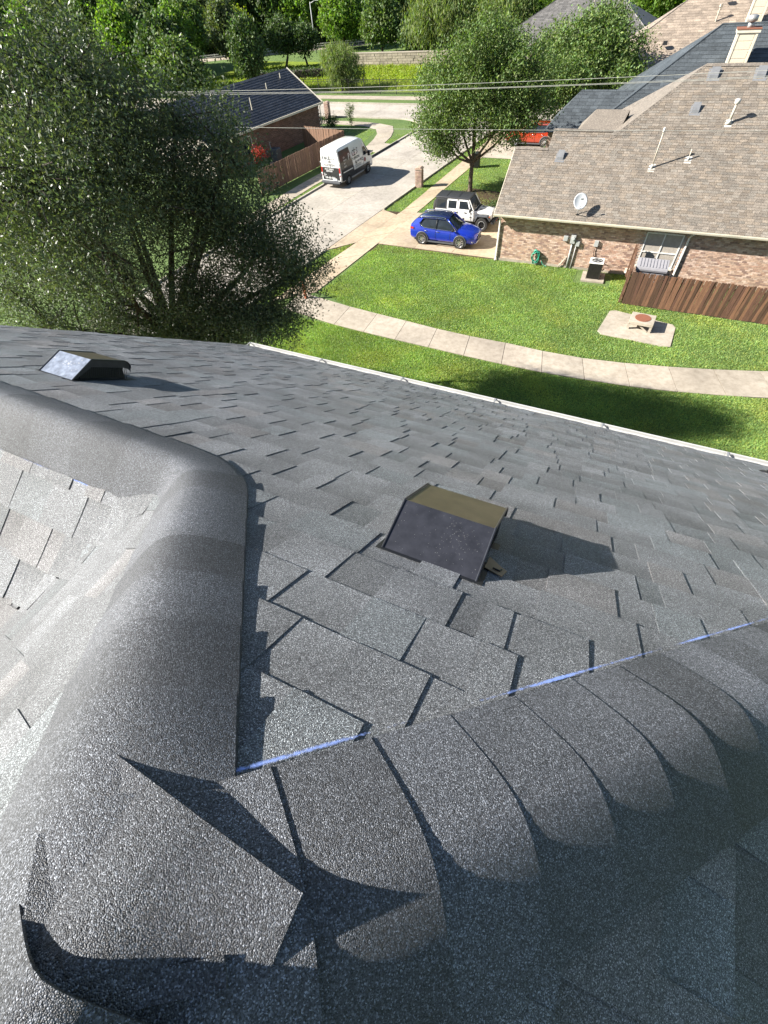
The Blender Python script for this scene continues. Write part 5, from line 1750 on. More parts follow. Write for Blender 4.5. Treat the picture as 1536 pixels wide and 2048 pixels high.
rear = lambda off: (lambda a, z: (-2.7435 - off, -a, z))
def rearU(a, z): return (-2.7435 + max(0, (z - 1.9)) * .10 - .004, -a, z)
letters('PACESS', rearU, -.74, 1.94, .26, M['print_d'], 'rear_lettering', .1, 1.0)
letters('AIR', rearU, -.22, 1.74, .14, M['print_d'], 'rear_lettering', .1, 1.1)
letters('PLUMBING', rearU, -.62, 1.50, .17, M['print_d'], 'rear_lettering', 0, 1.0)
letters('SALES SERVICE'.replace('V', 'V'), rear(.002), -.60, 1.25, .10, M['print_w'], 'rear_lettering', .2, .92)
letters('REPAIR', rear(.002), -.45, 1.11, .11, M['print_w'], 'rear_lettering', .2, 1.2)
letters('AIR', rear(.002), -.72, .95, .06, M['print_w'], 'rear_lettering'); letters('DRAINS', rear(.002), -.72, .86, .06, M['print_w'], 'rear_lettering'); letters('GAS', rear(.002), -.72, .77, .06, M['print_w'], 'rear_lettering')
letters('200-600-0022', rear(.002), -.60, .74 - .10, .13, M['print_w'], 'rear_lettering', 0, .82)
def sideR(x, z): return (x, SY(z, -1) - .004, z)
letters('PACE', sideR, -1.0, 1.85, .36, M['print_w'], 'side_lettering', .15, .45) if False else None
letters('PA', sideR, -1.34, 1.70, .40, M['print_w'], 'side_lettering', .12, 1.0)
letters('CE', sideR, -.70, 1.74, .40, M['print_d'], 'side_lettering', .12, 1.0)
letters('S', sideR, -.02, 1.78, .40, M['print_d'], 'side_lettering', .12, 1.0)
letters('PLUMBING', sideR, -.72, 1.48, .18, M['print_d'], 'side_lettering', 0, .95)
for k, (t, xx) in enumerate((('AIR', -2.1), ('DRAINS', -2.1), ('GAS', -2.1), ('LEAKS'.replace('K', 'C'), -2.1))): letters(t, sideR, xx, 1.92 - k * .2, .10, M['print_w'], 'side_lettering')
letters('200-600-0022', sideR, -.35, 1.22, .12, M['print_d'], 'side_lettering', 0, 1.0)
letters('SERVICE DRAINS GAS', sideR, -.30, 1.02, .07, M['print_d'], 'side_lettering'); letters('PLUMBING REPAIR', sideR, -.30, .90, .07, M['print_d'], 'side_lettering')
MB().disc((1.28, -1.032, 1.10), (0, 1, 0), .16, .006, 20).obj('round_emblem', M['print_r'], vn)
for x in (.62, .86): MB().box((x, -1.032, 1.32), (.10, .006, .09)).obj('side_mark', M['print_d'], vn)

# ================================================================== OTHER HOUSES
def rows_on(name, poly, o, u, v, nrm_, mat, parent, exposure, wid, th=.02):
    """raised shingle courses over a planar polygon given in plane coordinates (a along u, b up v)"""
    fv, ff, fc = [], [], []
    amin, amax = min(p[0] for p in poly), max(p[0] for p in poly)
    bmin, bmax = min(p[1] for p in poly), max(p[1] for p in poly)
    r = 0
    while bmin + r * exposure < bmax:
        b0, b1 = bmin + r * exposure, bmin + (r + 1) * exposure + .01
        a = amin - random.uniform(0, wid)
        while a < amax:
            q = [(a + .012, b0, th), (a + wid - .012, b0, th), (a + wid - .012, b1, .003), (a + .012, b1, .003)]
            n_ = len(poly)
            for i in range(n_):
                p0, p1 = poly[i], poly[(i + 1) % n_]
                q = clip(q, lambda p: (p1[0] - p0[0]) * (p[1] - p0[1]) - (p1[1] - p0[1]) * (p[0] - p0[0]))
                if len(q) < 3: break
            if len(q) >= 3:
                k = random.choice((.82, .92, 1.0, 1.08, 1.2)) * random.uniform(.95, 1.05); n0 = len(fv)
                top = [o + u * x + v * y + nrm_ * h for x, y, h in q]
                fv += [tuple(t) for t in top] + [tuple(t - nrm_ * .03) for t in top]
                m = len(q)
                ff.append([n0 + i for i in range(m)]); ff += [[n0 + i, n0 + m + i, n0 + m + (i + 1) % m, n0 + (i + 1) % m] for i in range(m)]
                fc += [(k, k, k)] * (2 * m)
            a += wid
        r += 1
    if fv: mesh(name, fv, ff, mat, parent, vcols=fc, kind='stuff')


def hip_house(name, x0, x1, y0, y1, pitch, ez, loc, rz, mat, wallmat, label, hipl=True, hipr=True, expo=.3, wid=.6):
    """rectangular house with a hipped roof, ridge along its x axis"""
    r = empty(name, loc, rz, label, 'house')
    t = math.tan(pitch); d = (y1 - y0) / 2; zr_ = ez + d * t
    MB().prism([(x0 + .4, y0 + .4), (x1 - .4, y0 + .4), (x1 - .4, y1 - .4), (x0 + .4, y1 - .4)], 0, ez - .02).obj('wall', wallmat, r)
    xl, xr = (x0 + d if hipl else x0), (x1 - d if hipr else x1)
    ym = (y0 + y1) / 2
    V = [(x0, y0, ez), (x1, y0, ez), (x1, y1, ez), (x0, y1, ez), (xl, ym, zr_), (xr, ym, zr_)]
    mesh('roof_deck', V, [[0, 1, 5, 4], [2, 3, 4, 5], [3, 0, 4], [1, 2, 5]], mat, r)
    c, s = math.cos(pitch), math.sin(pitch)
    L = d / c
    rows_on('shingle_field', [(0, 0), (x1 - x0, 0), (xr - x0, L), (xl - x0, L)], Vector((x0, y0, ez)), Vector((1, 0, 0)), Vector((0, c, s)), Vector((0, -s, c)), mat, r, expo, wid)
    if hipl: rows_on('shingle_field', [(0, 0), (y1 - y0, 0), (d, L)], Vector((x0, y1, ez)), Vector((0, -1, 0)), Vector((c, 0, s)), Vector((-s, 0, c)), mat, r, expo, wid)
    b = MB()
    for p, q in (((xl, ym, zr_), (xr, ym, zr_)), ((x0, y0, ez), (xl, ym, zr_)), ((x1, y0, ez), (xr, ym, zr_))):
        b.tube([p, q], .07, 5)
    b.obj('ridge_caps', mat, r)
    MB().box(((x0 + x1) / 2, y0 - .04, ez - .06), (x1 - x0, .08, .16)).box((x0 - .04, (y0 + y1) / 2, ez - .06), (.08, y1 - y0, .16)).obj('fascia', M['trim'], r)
    return r, zr_


def small_vents(r, pts, pitch, y0, ez, mat, s=.22):
    t = math.tan(pitch)
    for x, dy in pts:
        z = ez + dy * t
        MB().box((x, y0 + dy, z + .14), (s * 2, s * 2, .26), 0, (1, 1, 1), .8).obj('roof_vent', mat, r)


def chimney(loc, label, h, mat_parent):
    r = empty('chimney', loc); r.parent = mat_parent; r['label'] = label
    MB().box((0, 0, h / 2), (1.25, .85, h)).obj('chase', M['siding'], r)
    for k in range(int(h / .42)):
        MB().box((0, -.432, .25 + k * .42), (.86, .014, .36)).obj('siding_panel', M['siding'], r)
    for x in (-.56, .56): MB().box((x, -.44, h / 2), (.13, .035, h)).obj('corner_board', M['trim'], r)
    MB().box((0, 0, h + .04), (1.42, 1.0, .16)).obj('crown', M['trim'], r)
    MB().box((0, 0, h + .14), (1.46, 1.05, .05)).obj('cap_flashing', M['rust'], r)
    MB().tube([(0, 0, h + .1), (0, 0, h + .42)], .17, 14).obj('flue', M['metal'], r, True)
    MB().tube([(0, 0, h + .42), (0, 0, h + .46), (0, 0, h + .70), (0, 0, h + .76)], [.20, .30, .30, .12], 14).obj('spark_cap', M['metal'], r, True)
    return r


h2, z2 = hip_house('slate_roofed_house', -5.6, 18, 0, 14.8, math.radians(34), 2.7, (-.15, 45.6, 0), math.radians(1), M['roofD'], M['brick'], 'house behind the tan roof with blue grey shingles and two pale chimneys')
small_vents(h2, [(3.6, 6.4), (8.0, 6.5)], math.radians(34), 0, 2.7, M['black'])
chimney((3.35, 4.6, 4.6), 'nearer cream boxed chimney with rusty flashing and metal flue', 3.0, h2)
# front gabled wing of the slate roofed house
wg = [(-8.6, 1.2, 2.7), (-2.0, 1.2, 2.7), (-2.0, 4.4, 4.7), (-6.6, 4.4, 4.7), (-8.6, 7.6, 2.7), (-2, 7.6, 2.7)]
mesh('wing_roof', wg, [[0, 1, 2, 3], [0, 3, 4], [3, 2, 5, 4]], M['roofD'], h2)
rows_on('shingle_field', [(0, 0), (6.6, 0), (6.6, 3.77), (2.0, 3.77)], Vector(wg[0]), Vector((1, 0, 0)), Vector((0, .848, .53)), Vector((0, -.53, .848)), M['roofD'], h2, .3, .6)
MB().prism([(-8.2, 1.6), (-3, 1.6), (-3, 7.2), (-8.2, 7.2)], 0, 2.65).obj('wing_wall', M['brick'], h2)
h3, z3 = hip_house('sand_roofed_house', -9.2, 16, 0, 16, math.radians(31), 2.9, (-.2, 64.8, 0), math.radians(1), M['roofT'], M['brick'], 'house third in line with warm sand coloured shingles and a small brick gable')
small_vents(h3, [(1.5, 6.8), (-2.2, 3.0)], math.radians(36), 0, 2.9, M['black'])
chimney((4.7, 5.0, 4.6), 'farther cream boxed chimney at the top right corner', 3.6, h3)
MB().tube([(1.6, 5.6, 6.0), (1.6, 5.6, 7.3)], .07, 8).tube([(1.6, 5.6, 7.2), (1.6, 5.6, 7.4)], .14, 8).obj('vent_pipe', M['pipe'], h3)
# brick gable facing the viewer's left
gx, gy = -4.2, -1.2
mesh('gable_roof', [(gx - 2.6, gy, 2.5), (gx, gy, 5.0), (gx + 2.6, gy, 2.5), (gx - 2.6, gy + 8, 2.5), (gx, gy + 8, 5.0), (gx + 2.6, gy + 8, 2.5)], [[0, 1, 4, 3], [1, 2, 5, 4]], M['roofT'], h3)
MB().extr([(gx - 2.3, 0), (gx + 2.3, 0), (gx + 2.3, 2.5), (gx, 4.7), (gx - 2.3, 2.5)], gy + .3, gy + .6, 'y').obj('gable_wall', M['brick'], h3)
for s in (-1, 1):
    MB().tube([(gx + s * 2.7, gy + .02, 2.42), (gx, gy + .02, 4.98)], .10, 4).obj('rake_board', M['trim'], h3)
MB().box((gx, gy + .27, 3.9), (.5, .06, .5)).obj('gable_vent', M['trim'], h3)
h4, z4 = hip_house('ash_roofed_house', -19, 5.5, 0, 15.5, math.radians(28), 2.3, (-9.0, 90, 0), math.radians(-4), M['roofG'], M['brickD'], 'farthest house at the top with a dull ash grey roof and pale gable edge')
for x, dy in ((-2.5, 4.0), (-5.5, 6.0), (-1.0, 6.5)): MB().tube([(x, dy, 2.3 + dy * .53), (x, dy, 3.3 + dy * .53)], .06, 6).obj('vent_pipe', M['pipe'], h4)
mesh('pale_wing_roof', [(-12, -4.5, 2.8), (-5.5, -4.5, 4.9), (-5.5, 1, 4.9), (-12, 1, 2.8)], [[0, 1, 2, 3]], M['roofT'], h4)
MB().prism([(-11.7, -4), (-5.7, -4), (-5.7, 1), (-11.7, 1)], 0, 2.75).obj('wing_wall', M['trim'], h4)

# ---- dark roofed house across the street, gable end towards the cross street
lh = empty('dark_roofed_house', (-35.3, 49.7, 0), math.radians(-6.6), 'single storey brown brick house with near black roof across the street', 'house')
# local frame: y along the street, x towards it; eave at x = 0
lp = math.radians(31); lt, lc, ls = math.tan(lp), math.cos(lp), math.sin(lp)
y0, y1, run, ez = -11.5, 5.75, 4.3, 2.7
mesh('roof_deck', [(0, y0, ez), (0, y1, ez), (-run, y1, ez + run * lt), (-run, y0 + 0, ez + run * lt), (-2 * run, y1, ez), (-2 * run, y0, ez)], [[0, 1, 2, 3], [3, 2, 4, 5]], M['roofL'], lh)
rows_on('shingle_field', [(0, 0), (y1 - y0, 0), (y1 - y0, run / lc), (0, run / lc)], Vector((0, y0, ez)), Vector((0, 1, 0)), Vector((-lc, 0, ls)), Vector((ls, 0, lc)), M['roofL'], lh, .28, .55)
MB().prism([(-2 * run + .4, y0 + .4), (-.4, y0 + .4), (-.4, y1 - .3), (-2 * run + .4, y1 - .3)], 0, 2.66).obj('wall', M['mortar'], lh)
b = MB()
for rr in range(17):
    z = .08 + rr * .152
    for k in range(40):
        yy = y0 + .6 + k * .42 + (rr % 2) * .21
        if yy > y1 - .45: continue
        kk = random.uniform(.75, 1.25)
        b.box((-.388, yy, z), (.03, .405, .138), 0, (kk, kk, kk))
b.obj('bricks', M['brickD'], lh, kind='stuff')
MB().extr([(-.4, 2.66), (-run, ez + run * lt - .1), (-2 * run + .4, 2.66)], y1 - .35, y1 - .25, 'y').obj('gable_wall', M['brickD'], lh)
MB().box((.05, (y0 + y1) / 2, ez - .07), (.1, y1 - y0, .16)).obj('gutter', M['trim'], lh)
MB().tube([(.02, y1 + .02, ez), (-run, y1 + .02, ez + run * lt)], .08, 4).obj('rake_board', M['trim'], lh)
MB().tube([(.02, y1 - .1, ez - .1), (-.3, y1 - .15, ez - .35), (-.33, y1 - .15, .1)], .05, 6).obj('downspout', M['trim'], lh)
for yy, xx, hh in ((-3.5, -1.5, .9), (-6.5, -3.4, .5), (0.6, -2.9, .45), (3.6, -3.5, .4)):
    MB().tube([(xx, yy, ez - xx * lt - .05), (xx, yy, ez - xx * lt + hh)], .05, 6).obj('vent_pipe', M['trim'], lh)
wl = empty('window'); wl.parent = lh
MB().box((-.36, -6.3, 1.5), (.05, 1.2, 1.3)).obj('pane', M['glass'], wl)
MB().box((-.34, -6.9, 1.5), (.06, .08, 1.4)).box((-.34, -5.7, 1.5), (.06, .08, 1.4)).box((-.34, -6.3, 2.15), (.06, 1.2, .08)).obj('frame', M['trim'], wl)
ac2 = empty('air_conditioner', (-34.0, 44.6, 0), 0, 'dark grey air conditioner between the street fence and the dark roofed house', 'air conditioner')
MB().box((0, 0, .06), (1.2, 1.1, .12)).obj('pad', M['conc'], ac2)
MB().box((0, 0, .65), (.80, .80, 1.05)).obj('casing', M['clad'], ac2, bevel=.06)
MB().disc((0, 0, 1.19), (0, 0, 1), .33, .02, 20).obj('fan_guard', M['black'], ac2)
MB().tube([(-.4, .2, .9), (-.7, .25, 1.1), (-.75, .25, 1.5)], .03, 5).obj('conduit', M['greym'], ac2)

# ---- iron fence, stone retaining wall, street light, wires
ifn = empty('iron_fence', (-75, 75.6, 0), 0, 'thin black iron fence along the footpath in front of the meadow', 'fence')
b = MB()
for k in range(480): b.box((k * .13 + 20, 0, .80), (.016, .016, 1.5))
b.obj('bars', M['iron'], ifn, kind='stuff')
for z in (.15, 1.25, 1.5): MB().box((51, 0, z), (62.5, .035, .04)).obj('rail', M['iron'], ifn)
for k in range(26): MB().box((20 + k * 2.5, 0, .82), (.07, .07, 1.66)).obj('post', M['iron'], ifn)
rw = empty('stone_retaining_wall', (-55, 96.5, 0), math.radians(2), 'long low pale stone wall at the back of the bright meadow', 'wall')
MB().box((10, .25, .8), (28, .5, 1.6)).obj('core', M['stonec'], rw)
b = MB()
for rr in range(5):
    x = -4.0
    while x < 24:
        w_ = random.uniform(.5, 1.1); k = random.uniform(.75, 1.25)
        b.box((x + w_ / 2, -.02 + random.uniform(-.03, .03), .17 + rr * .31), (w_ - .05, .12, .28), 0, (k, k * .98, k * .93)); x += w_
b.obj('stones', M['stonec'], rw, kind='stuff')
MB().box((10, .25, 1.66), (28.2, .7, .12)).obj('coping', M['conc'], rw)
MB().prism([(23.4, -.2), (29, 0), (29, .8), (23.4, .8)], 0, 2.2).obj('headwall', M['conc'], rw)
sl_ = empty('street_light', (-70.5, 113, 0), 0, 'slim pale street light pole beside the far road', 'street light')
MB().tube([(0, 0, 0), (0, 0, 7)], [.12, .08], 8).obj('pole', M['greym'], sl_, True)
MB().tube([(0, 0, 6.8), (1.4, 0, 7.2)], .05, 6).obj('arm', M['greym'], sl_, True)
MB().box((1.7, 0, 7.2), (.7, .3, .14)).obj('lamp_head', M['greym'], sl_)
gr_ = empty('guard_rail', (-100, 101, 0), math.radians(32), 'pale guard rail along the far road', 'guard rail')
for z in (.5, .8): MB().box((25, 0, z), (50, .08, .14)).obj('rail', M['whitep'], gr_)
for k in range(22): MB().box((k * 2.4, .1, .45), (.12, .12, .9)).obj('post', M['whitep'], gr_)
tc = empty('wheeled_bin', (-14.15, 47.1, 0), .2, 'dark wheeled bin standing on the lawn behind the front yard tree', 'bin')
MB().box((0, 0, .52), (.55, .55, .95), 0, (1, 1, 1), 1.12).obj('body', M['black'], tc, bevel=.03)
MB().box((0, 0, 1.04), (.66, .68, .08)).obj('lid', M['black'], tc, bevel=.02)
for s in (-1, 1): MB().disc((s * .26, .26, .12), (1, 0, 0), .12, .05, 14).obj('wheel', M['tyre'], tc)


def wire(p, q, sag, r, label):
    pts = [tuple(Vector(p).lerp(Vector(q), i / 24) - Vector((0, 0, sag * 4 * (i / 24) * (1 - i / 24)))) for i in range(25)]
    b = MB(); b.tube(pts, r, 5); o = b.obj('overhead_wire', M['wire'])
    tag(o, label, 'cable', 'overhead wires crossing the street')


def wpt(px, py, Y):
    d = RC.T @ np.array([(px - 768) / FPX, (py - 1024) / FPX, 1.0]); d *= Y / d[1]
    return (d[0], d[1], d[2] + H)
# three bundled lines high over the street and one lower service line, each in its own vertical plane
# (their supports stand outside the picture)
wire(wpt(330, 184, 30.0), wpt(1536, 141, 32.5), .10, .009, 'topmost of the thin cables over the black roof and front yard tree')
wire(wpt(330, 186, 30.2), wpt(1536, 152, 33.0), .16, .008, 'middle cable of the three close together over the trees')
wire(wpt(330, 190, 30.4), wpt(1536, 155, 33.2), .12, .008, 'lowest cable of the three close together over the trees')
wire(wpt(440, 254, 24.0), wpt(1536, 262, 27.0), .03, .007, 'single thin cable crossing below the other cables over the parked van')
# ================================================================== TREES AND SHRUBS
def leaf_mesh(name, centres, length, width, mat, parent, spread, per, droop=0.0, dark=(.55, 1.45), up=0.35, hue=.18, keep=None):
    C = np.asarray(centres)
    n = len(C) * per
    P = np.repeat(C, per, 0) + rng.normal(0, 1, (n, 3)) * (np.asarray(spread) if np.ndim(spread) else spread)
    if droop: P[:, 2] -= np.abs(rng.normal(0, droop, n))
    cl_ = np.repeat(rng.uniform(0.8, 1.2, len(C)), per)
    d = rng.normal(0, 1, (n, 3))
    if droop: d[:, 2] -= 2.2
    d /= np.linalg.norm(d, axis=1)[:, None]
    nn = rng.normal(0, 1, (n, 3)); nn[:, 2] += up * 2
    w = np.cross(d, nn); w /= (np.linalg.norm(w, axis=1)[:, None] + 1e-9)
    L = rng.uniform(.7, 1.25, n)[:, None] * length / 2; Wd = rng.uniform(.75, 1.2, n)[:, None] * width / 2
    if keep is not None:
        k = keep(P); P, d, w, L, Wd, cl_ = P[k], d[k], w[k], L[k], Wd[k], cl_[k]; n = len(P)
    V = np.empty((n, 4, 3))
    V[:, 0] = P - d * L; V[:, 1] = P - w * Wd + d * L * .1; V[:, 2] = P + d * L; V[:, 3] = P + w * Wd + d * L * .1
    c = rng.uniform(dark[0], dark[1], n) * cl_
    yel = rng.uniform(-1, 1, n) * hue
    col = np.stack([c * (1 + yel), c, c * (1 - yel * .5)], 1)
    me = bpy.data.meshes.new(name)
    me.vertices.add(4 * n); me.vertices.foreach_set('co', V.reshape(-1))
    me.loops.add(4 * n); me.loops.foreach_set('vertex_index', np.arange(4 * n, dtype=np.int32))
    me.polygons.add(n); me.polygons.foreach_set('loop_start', np.arange(0, 4 * n, 4, dtype=np.int32))
    me.update(calc_edges=True)
    at = me.color_attributes.new('tint', 'FLOAT_COLOR', 'POINT')
    at.data.foreach_set('color', np.column_stack([np.repeat(col, 4, 0), np.ones(4 * n)]).ravel())
    me.materials.append(mat)
    o = bpy.data.objects.new(name, me); COL.objects.link(o); o.parent = parent
    return o


def lobe_pts(lobes, shell=.5):
    out = []
    for (cx, cy, cz, rx, ry, rz, n) in lobes:
        v = rng.normal(0, 1, (n, 3)); v /= np.linalg.norm(v, axis=1)[:, None]
        r = rng.uniform(0, 1, n) ** shell
        bump_ = 1 + .18 * np.sin(v[:, 0] * 5 + cx) * np.cos(v[:, 1] * 6 + cy) + .12 * np.sin(v[:, 2] * 9 + cz * 3)
        out.append(np.array([cx, cy, cz]) + v * (r * bump_)[:, None] * np.array([rx, ry, rz]))
    return np.concatenate(out)


def branches(root, base, fork, lobes, pts, r0, mat, nsub=26, trunk_name='trunk', twigr=.012):
    b = MB()
    base, fork = Vector(base), Vector(fork)
    mid = base.lerp(fork, .5) + Vector((random.uniform(-.1, .1), random.uniform(-.1, .1), 0)) * r0 * 4
    b.tube([base - Vector((0, 0, .1)), base + Vector((0, 0, .12)), mid, fork], [r0 * 1.5, r0 * 1.1, r0 * .95, r0 * .85], 10)
    b.obj(trunk_name, mat, root, True)
    b = MB(); tips = []
    for (cx, cy, cz, rx, ry, rz, n) in lobes:
        c = Vector((cx, cy, cz)); a = fork
        k1 = a.lerp(c, .4) + Vector((random.uniform(-.1, .1) * rx, random.uniform(-.1, .1) * ry, -.18 * rz))
        k2 = a.lerp(c, .75) + Vector((random.uniform(-.12, .12) * rx, random.uniform(-.12, .12) * ry, -.05 * rz))
        b.tube([a - (k1 - a) * .1, k1, k2, c], [r0 * .62, r0 * .42, r0 * .28, r0 * .16], 7)
        tips += [(k1, r0 * .2), (k2, r0 * .18), (c, r0 * .13)]
    b.obj('limb', mat, root, True)
    b = MB()
    idx = rng.choice(len(pts), min(nsub, len(pts)), replace=False)
    for i in idx:
        p = Vector(pts[i]); t, rr = min(tips, key=lambda q: (q[0] - p).length + random.uniform(0, .8))
        m = t.lerp(p, .5) + Vector((random.uniform(-.15, .15), random.uniform(-.15, .15), random.uniform(-.05, .2))) * (p - t).length * .5
        b.tube([t, m, p], [max(rr, twigr * 2), max(rr * .6, twigr * 1.4), twigr], 5, caps=False)
    b.obj('branches', mat, root, True, kind='stuff')


def tree(name, label, cat, base, fork_z, lobes, r0, bark, leafm, length, width, per, spread, droop=0, group=None, nsub=24, dark=(.55, 1.45), lean=(0, 0), shell=.5, up=.35, keep=None, hue=.18):
    """lobes are relative to the base"""
    r = empty(name, (base[0], base[1], 0), 0, label, cat, group)
    pts = lobe_pts(lobes, shell)
    if keep is not None: pts = pts[keep(pts)]
    branches(r, (0, 0, 0), (lean[0], lean[1], fork_z), lobes, pts, r0, bark, nsub)
    leaf_mesh('crown', pts, length, width, leafm, r, spread, per, droop, dark, up, hue, keep)
    return r


# big live oak beyond the left rake of the roof
OB = (-16.2, 11.6)
ol = [(-14.6, 11.0, 9.0, 3.8, 2.8, 2.6, 1250), (-12.0, 11.7, 8.3, 2.5, 2.0, 1.9, 700), (-10.6, 12.2, 6.9, 2.2, 1.7, 1.5, 520), (-10.7, 11.3, 5.0, 1.9, 1.4, .8, 380), (-10.0, 12.6, 5.9, 1.5, 1.3, .9, 190), (-14.4, 11.0, 3.9, 2.6, 1.5, .8, 420), (-12.3, 10.9, 4.5, 2.0, 1.3, .9, 330), (-17.5, 10.2, 4.0, 2.2, 1.6, .8, 260), (-18.4, 9.0, 9.0, 4.2, 3.6, 3.6, 1500),
      (-15.8, 11.0, 6.3, 3.2, 2.8, 1.6, 420), (-20.5, 11.0, 8.0, 4.0, 4.0, 3.6, 900), (-12.6, 10.8, 5.7, 1.6, 1.3, .9, 300), (-13.0, 7.6, 9.6, 2.8, 2.6, 2.4, 800), (-16.5, 7.6, 5.6, 3.0, 2.6, 1.6, 340), (-13.4, 10.2, 4.0, 1.8, 1.0, .6, 120), (-13.2, 10.2, 11.0, 2.4, 1.8, 1.7, 460), (-17.2, 9.2, 12.0, 3.8, 3.0, 2.6, 900), (-11.6, 11.3, 10.2, 1.7, 1.4, 1.4, 230), (-10.2, 11.3, 9.6, 1.3, 1.1, 1.1, 110), (-21.5, 9.5, 12.0, 3.5, 3.5, 3.0, 500)]
ol = [(a - OB[0], b_ - OB[1], c, d, e, f, g_) for a, b_, c, d, e, f, g_ in ol]
def oak_keep(P):
    q_ = np.sin(P[:, 0] * 1.9) * np.sin(P[:, 1] * 2.3 + P[:, 2] * 1.3) * 1.2
    ys = P[:, 1] + OB[1] + .66 * P[:, 2] + q_ + rng.normal(0, .35, len(P)); xs = P[:, 0] + OB[0] + 1.53 * P[:, 2] + q_ * 1.5
    return (ys < 18.6) & ~((xs < -4.0) & (ys > 15.6)) & (xs < 8.6) & ((P[:, 0] + OB[0] < -7.6) | (P[:, 2] > 9.5))
tree('live_oak', 'big live oak with small glossy leaves filling the upper left beyond the roof', 'tree', OB, 3.0, ol, .26, M['barkd'], M['oak'], .105, .038, 36, .20, nsub=380, dark=(.6, 1.4), keep=oak_keep, up=.2, shell=.55, hue=.14)

# front yard tree of the brick house
fl = [(-.6, .8, 5.8, 3.6, 3.2, 2.6, 600), (-2.7, -.2, 4.2, 2.3, 2.2, 1.7, 300), (1.9, .6, 4.6, 2.5, 2.4, 1.8, 320), (0, 1.2, 8.0, 2.4, 2.2, 1.7, 280), (-2.9, 1.0, 6.4, 2.1, 2.0, 1.6, 230), (2.7, 1.2, 6.9, 2.4, 2.2, 1.9, 270), (3.6, 1.8, 5.0, 1.8, 1.8, 1.5, 170), (-2.2, -.6, 2.9, 1.3, 1.2, .6, 70)]
tree('front_yard_tree', 'leafy green tree with a dark straight trunk on the grass behind the white off-road car', 'tree', (-12.65, 40.97), 1.9, fl, .17, M['bark'], M['green'], .17, .085, 30, .27, nsub=120, dark=(.5, 1.6))
rl = [(0, 0, 4.8, 4.0, 3.8, 3.0, 520), (-3.0, .5, 4.4, 2.6, 2.8, 2.4, 280), (3.0, -.6, 4.8, 3.0, 2.8, 2.7, 330), (4.6, -2.4, 3.4, 2.4, 2.2, 1.9, 220), (1.4, .5, 6.6, 2.8, 2.6, 1.8, 260), (-.5, -5.2, 3.6, 2.6, 2.2, 1.9, 260)]
tree('side_yard_tree', 'broad green tree right of the front yard tree, over the red car', 'tree', (-9.2, 62.6), 1.5, rl, .16, M['bark'], M['green'], .24, .13, 28, .36, nsub=90, dark=(.5, 1.7))
tree('side_yard_tree', 'rounded mid green tree between the brick house and the cross street', 'tree', (-15.6, 55.5), 1.6, [(0, 0, 4.4, 2.4, 2.4, 2.2, 260), (.8, .6, 6.0, 1.8, 1.8, 1.5, 140), (-1.2, 0, 5.6, 1.6, 1.6, 1.4, 110)], .13, M['bark'], M['green'], .2, .11, 28, .32, nsub=60)
for i, (x, y_, h_, lab) in enumerate(((-5.2, 52.4, 1.5, 'dark rounded shrub behind the garage roof, nearest the driveway'), (-3.4, 53.6, 1.9, 'taller dark shrub against the slate roofed house'), (-7.4, 57.6, 1.6, 'dark shrub under the side yard trees'), (-8.2, 50.2, 1.2, 'low shrub beside the farther driveway'))):
    tree('shrub', lab, 'shrub', (x, y_), .3, [(0, 0, h_ * .55, .9, .9, h_ * .5, 80)], .04, M['bark'], M['deep'], .16, .08, 26, .2, nsub=16, group='shrubs between the brick house and the slate roofed house')
for x, y_, h_, lab in ((-7.9, 36.9, 1.0, 'pale green shrub in the mulch bed by the garage corner'), (-8.8, 38.3, 1.2, 'dark clipped shrub in the mulch bed behind the white car'), (-9.6, 37.3, .7, 'small leafy shrub beside the bonnet of the white car')):
    tree('shrub', lab, 'shrub', (x, y_), .2, [(0, 0, h_ * .5, .7, .7, h_ * .5, 50)], .03, M['bark'], M['bright'] if 'pale' in lab else M['deep'], .1, .05, 24, .14, nsub=12, group='shrubs in the mulch bed')
sheet('mulch_bed', [(-10.4, 36.0), (-7.2, 35.9), (-7.2, 40.5), (-10.8, 41.5), (-12.6, 41.8), (-13.4, 41), (-12.6, 40.2)], 0.03, M['soil'])
tree('young_tree', 'small sparse young tree on the corner lawn before the cross street', 'tree', (-33.2, 58.9), .5, [(0, 0, 1.5, .55, .55, .55, 26), (0, 0, .5, .35, .35, .3, 14), (-.2, 0, 1.1, .4, .4, .4, 12)], .03, M['bark'], M['green'], .13, .07, 14, .13, nsub=26)
tree('red_shrub', 'red leaved shrub against the dark roofed house wall', 'shrub', (-34.0, 41.8), .6, [(0, 0, 1.4, .7, .7, .6, 40)], .04, M['bark'], M['redfl'], .14, .07, 20, .16, nsub=20)
for x, y_, lab in ((-35.0, 57.2, 'dark shrub at the gable corner of the dark roofed house'), (-37.2, 57.6, 'second dark shrub along the gable of the dark roofed house')):
    tree('shrub', lab, 'shrub', (x, y_), .2, [(0, 0, .7, .9, .7, .7, 60)], .03, M['bark'], M['deep'], .14, .07, 24, .16, nsub=12)
hd = empty('clipped_hedge', (-60, 84.5, 0), .35, 'long dark clipped hedge left of the willow beyond the cross street', 'hedge')
MB().box((3, 0, .6), (16, 1.2, 1.1)).obj('twigs', M['barkd'], hd, bevel=.1)
leaf_mesh('leaves', np.column_stack([rng.uniform(-5.2, 11.2, 1500), rng.uniform(-.65, .65, 1500), rng.uniform(.1, 1.3, 1500)]), .22, .12, M['deep'], hd, .1, 8)

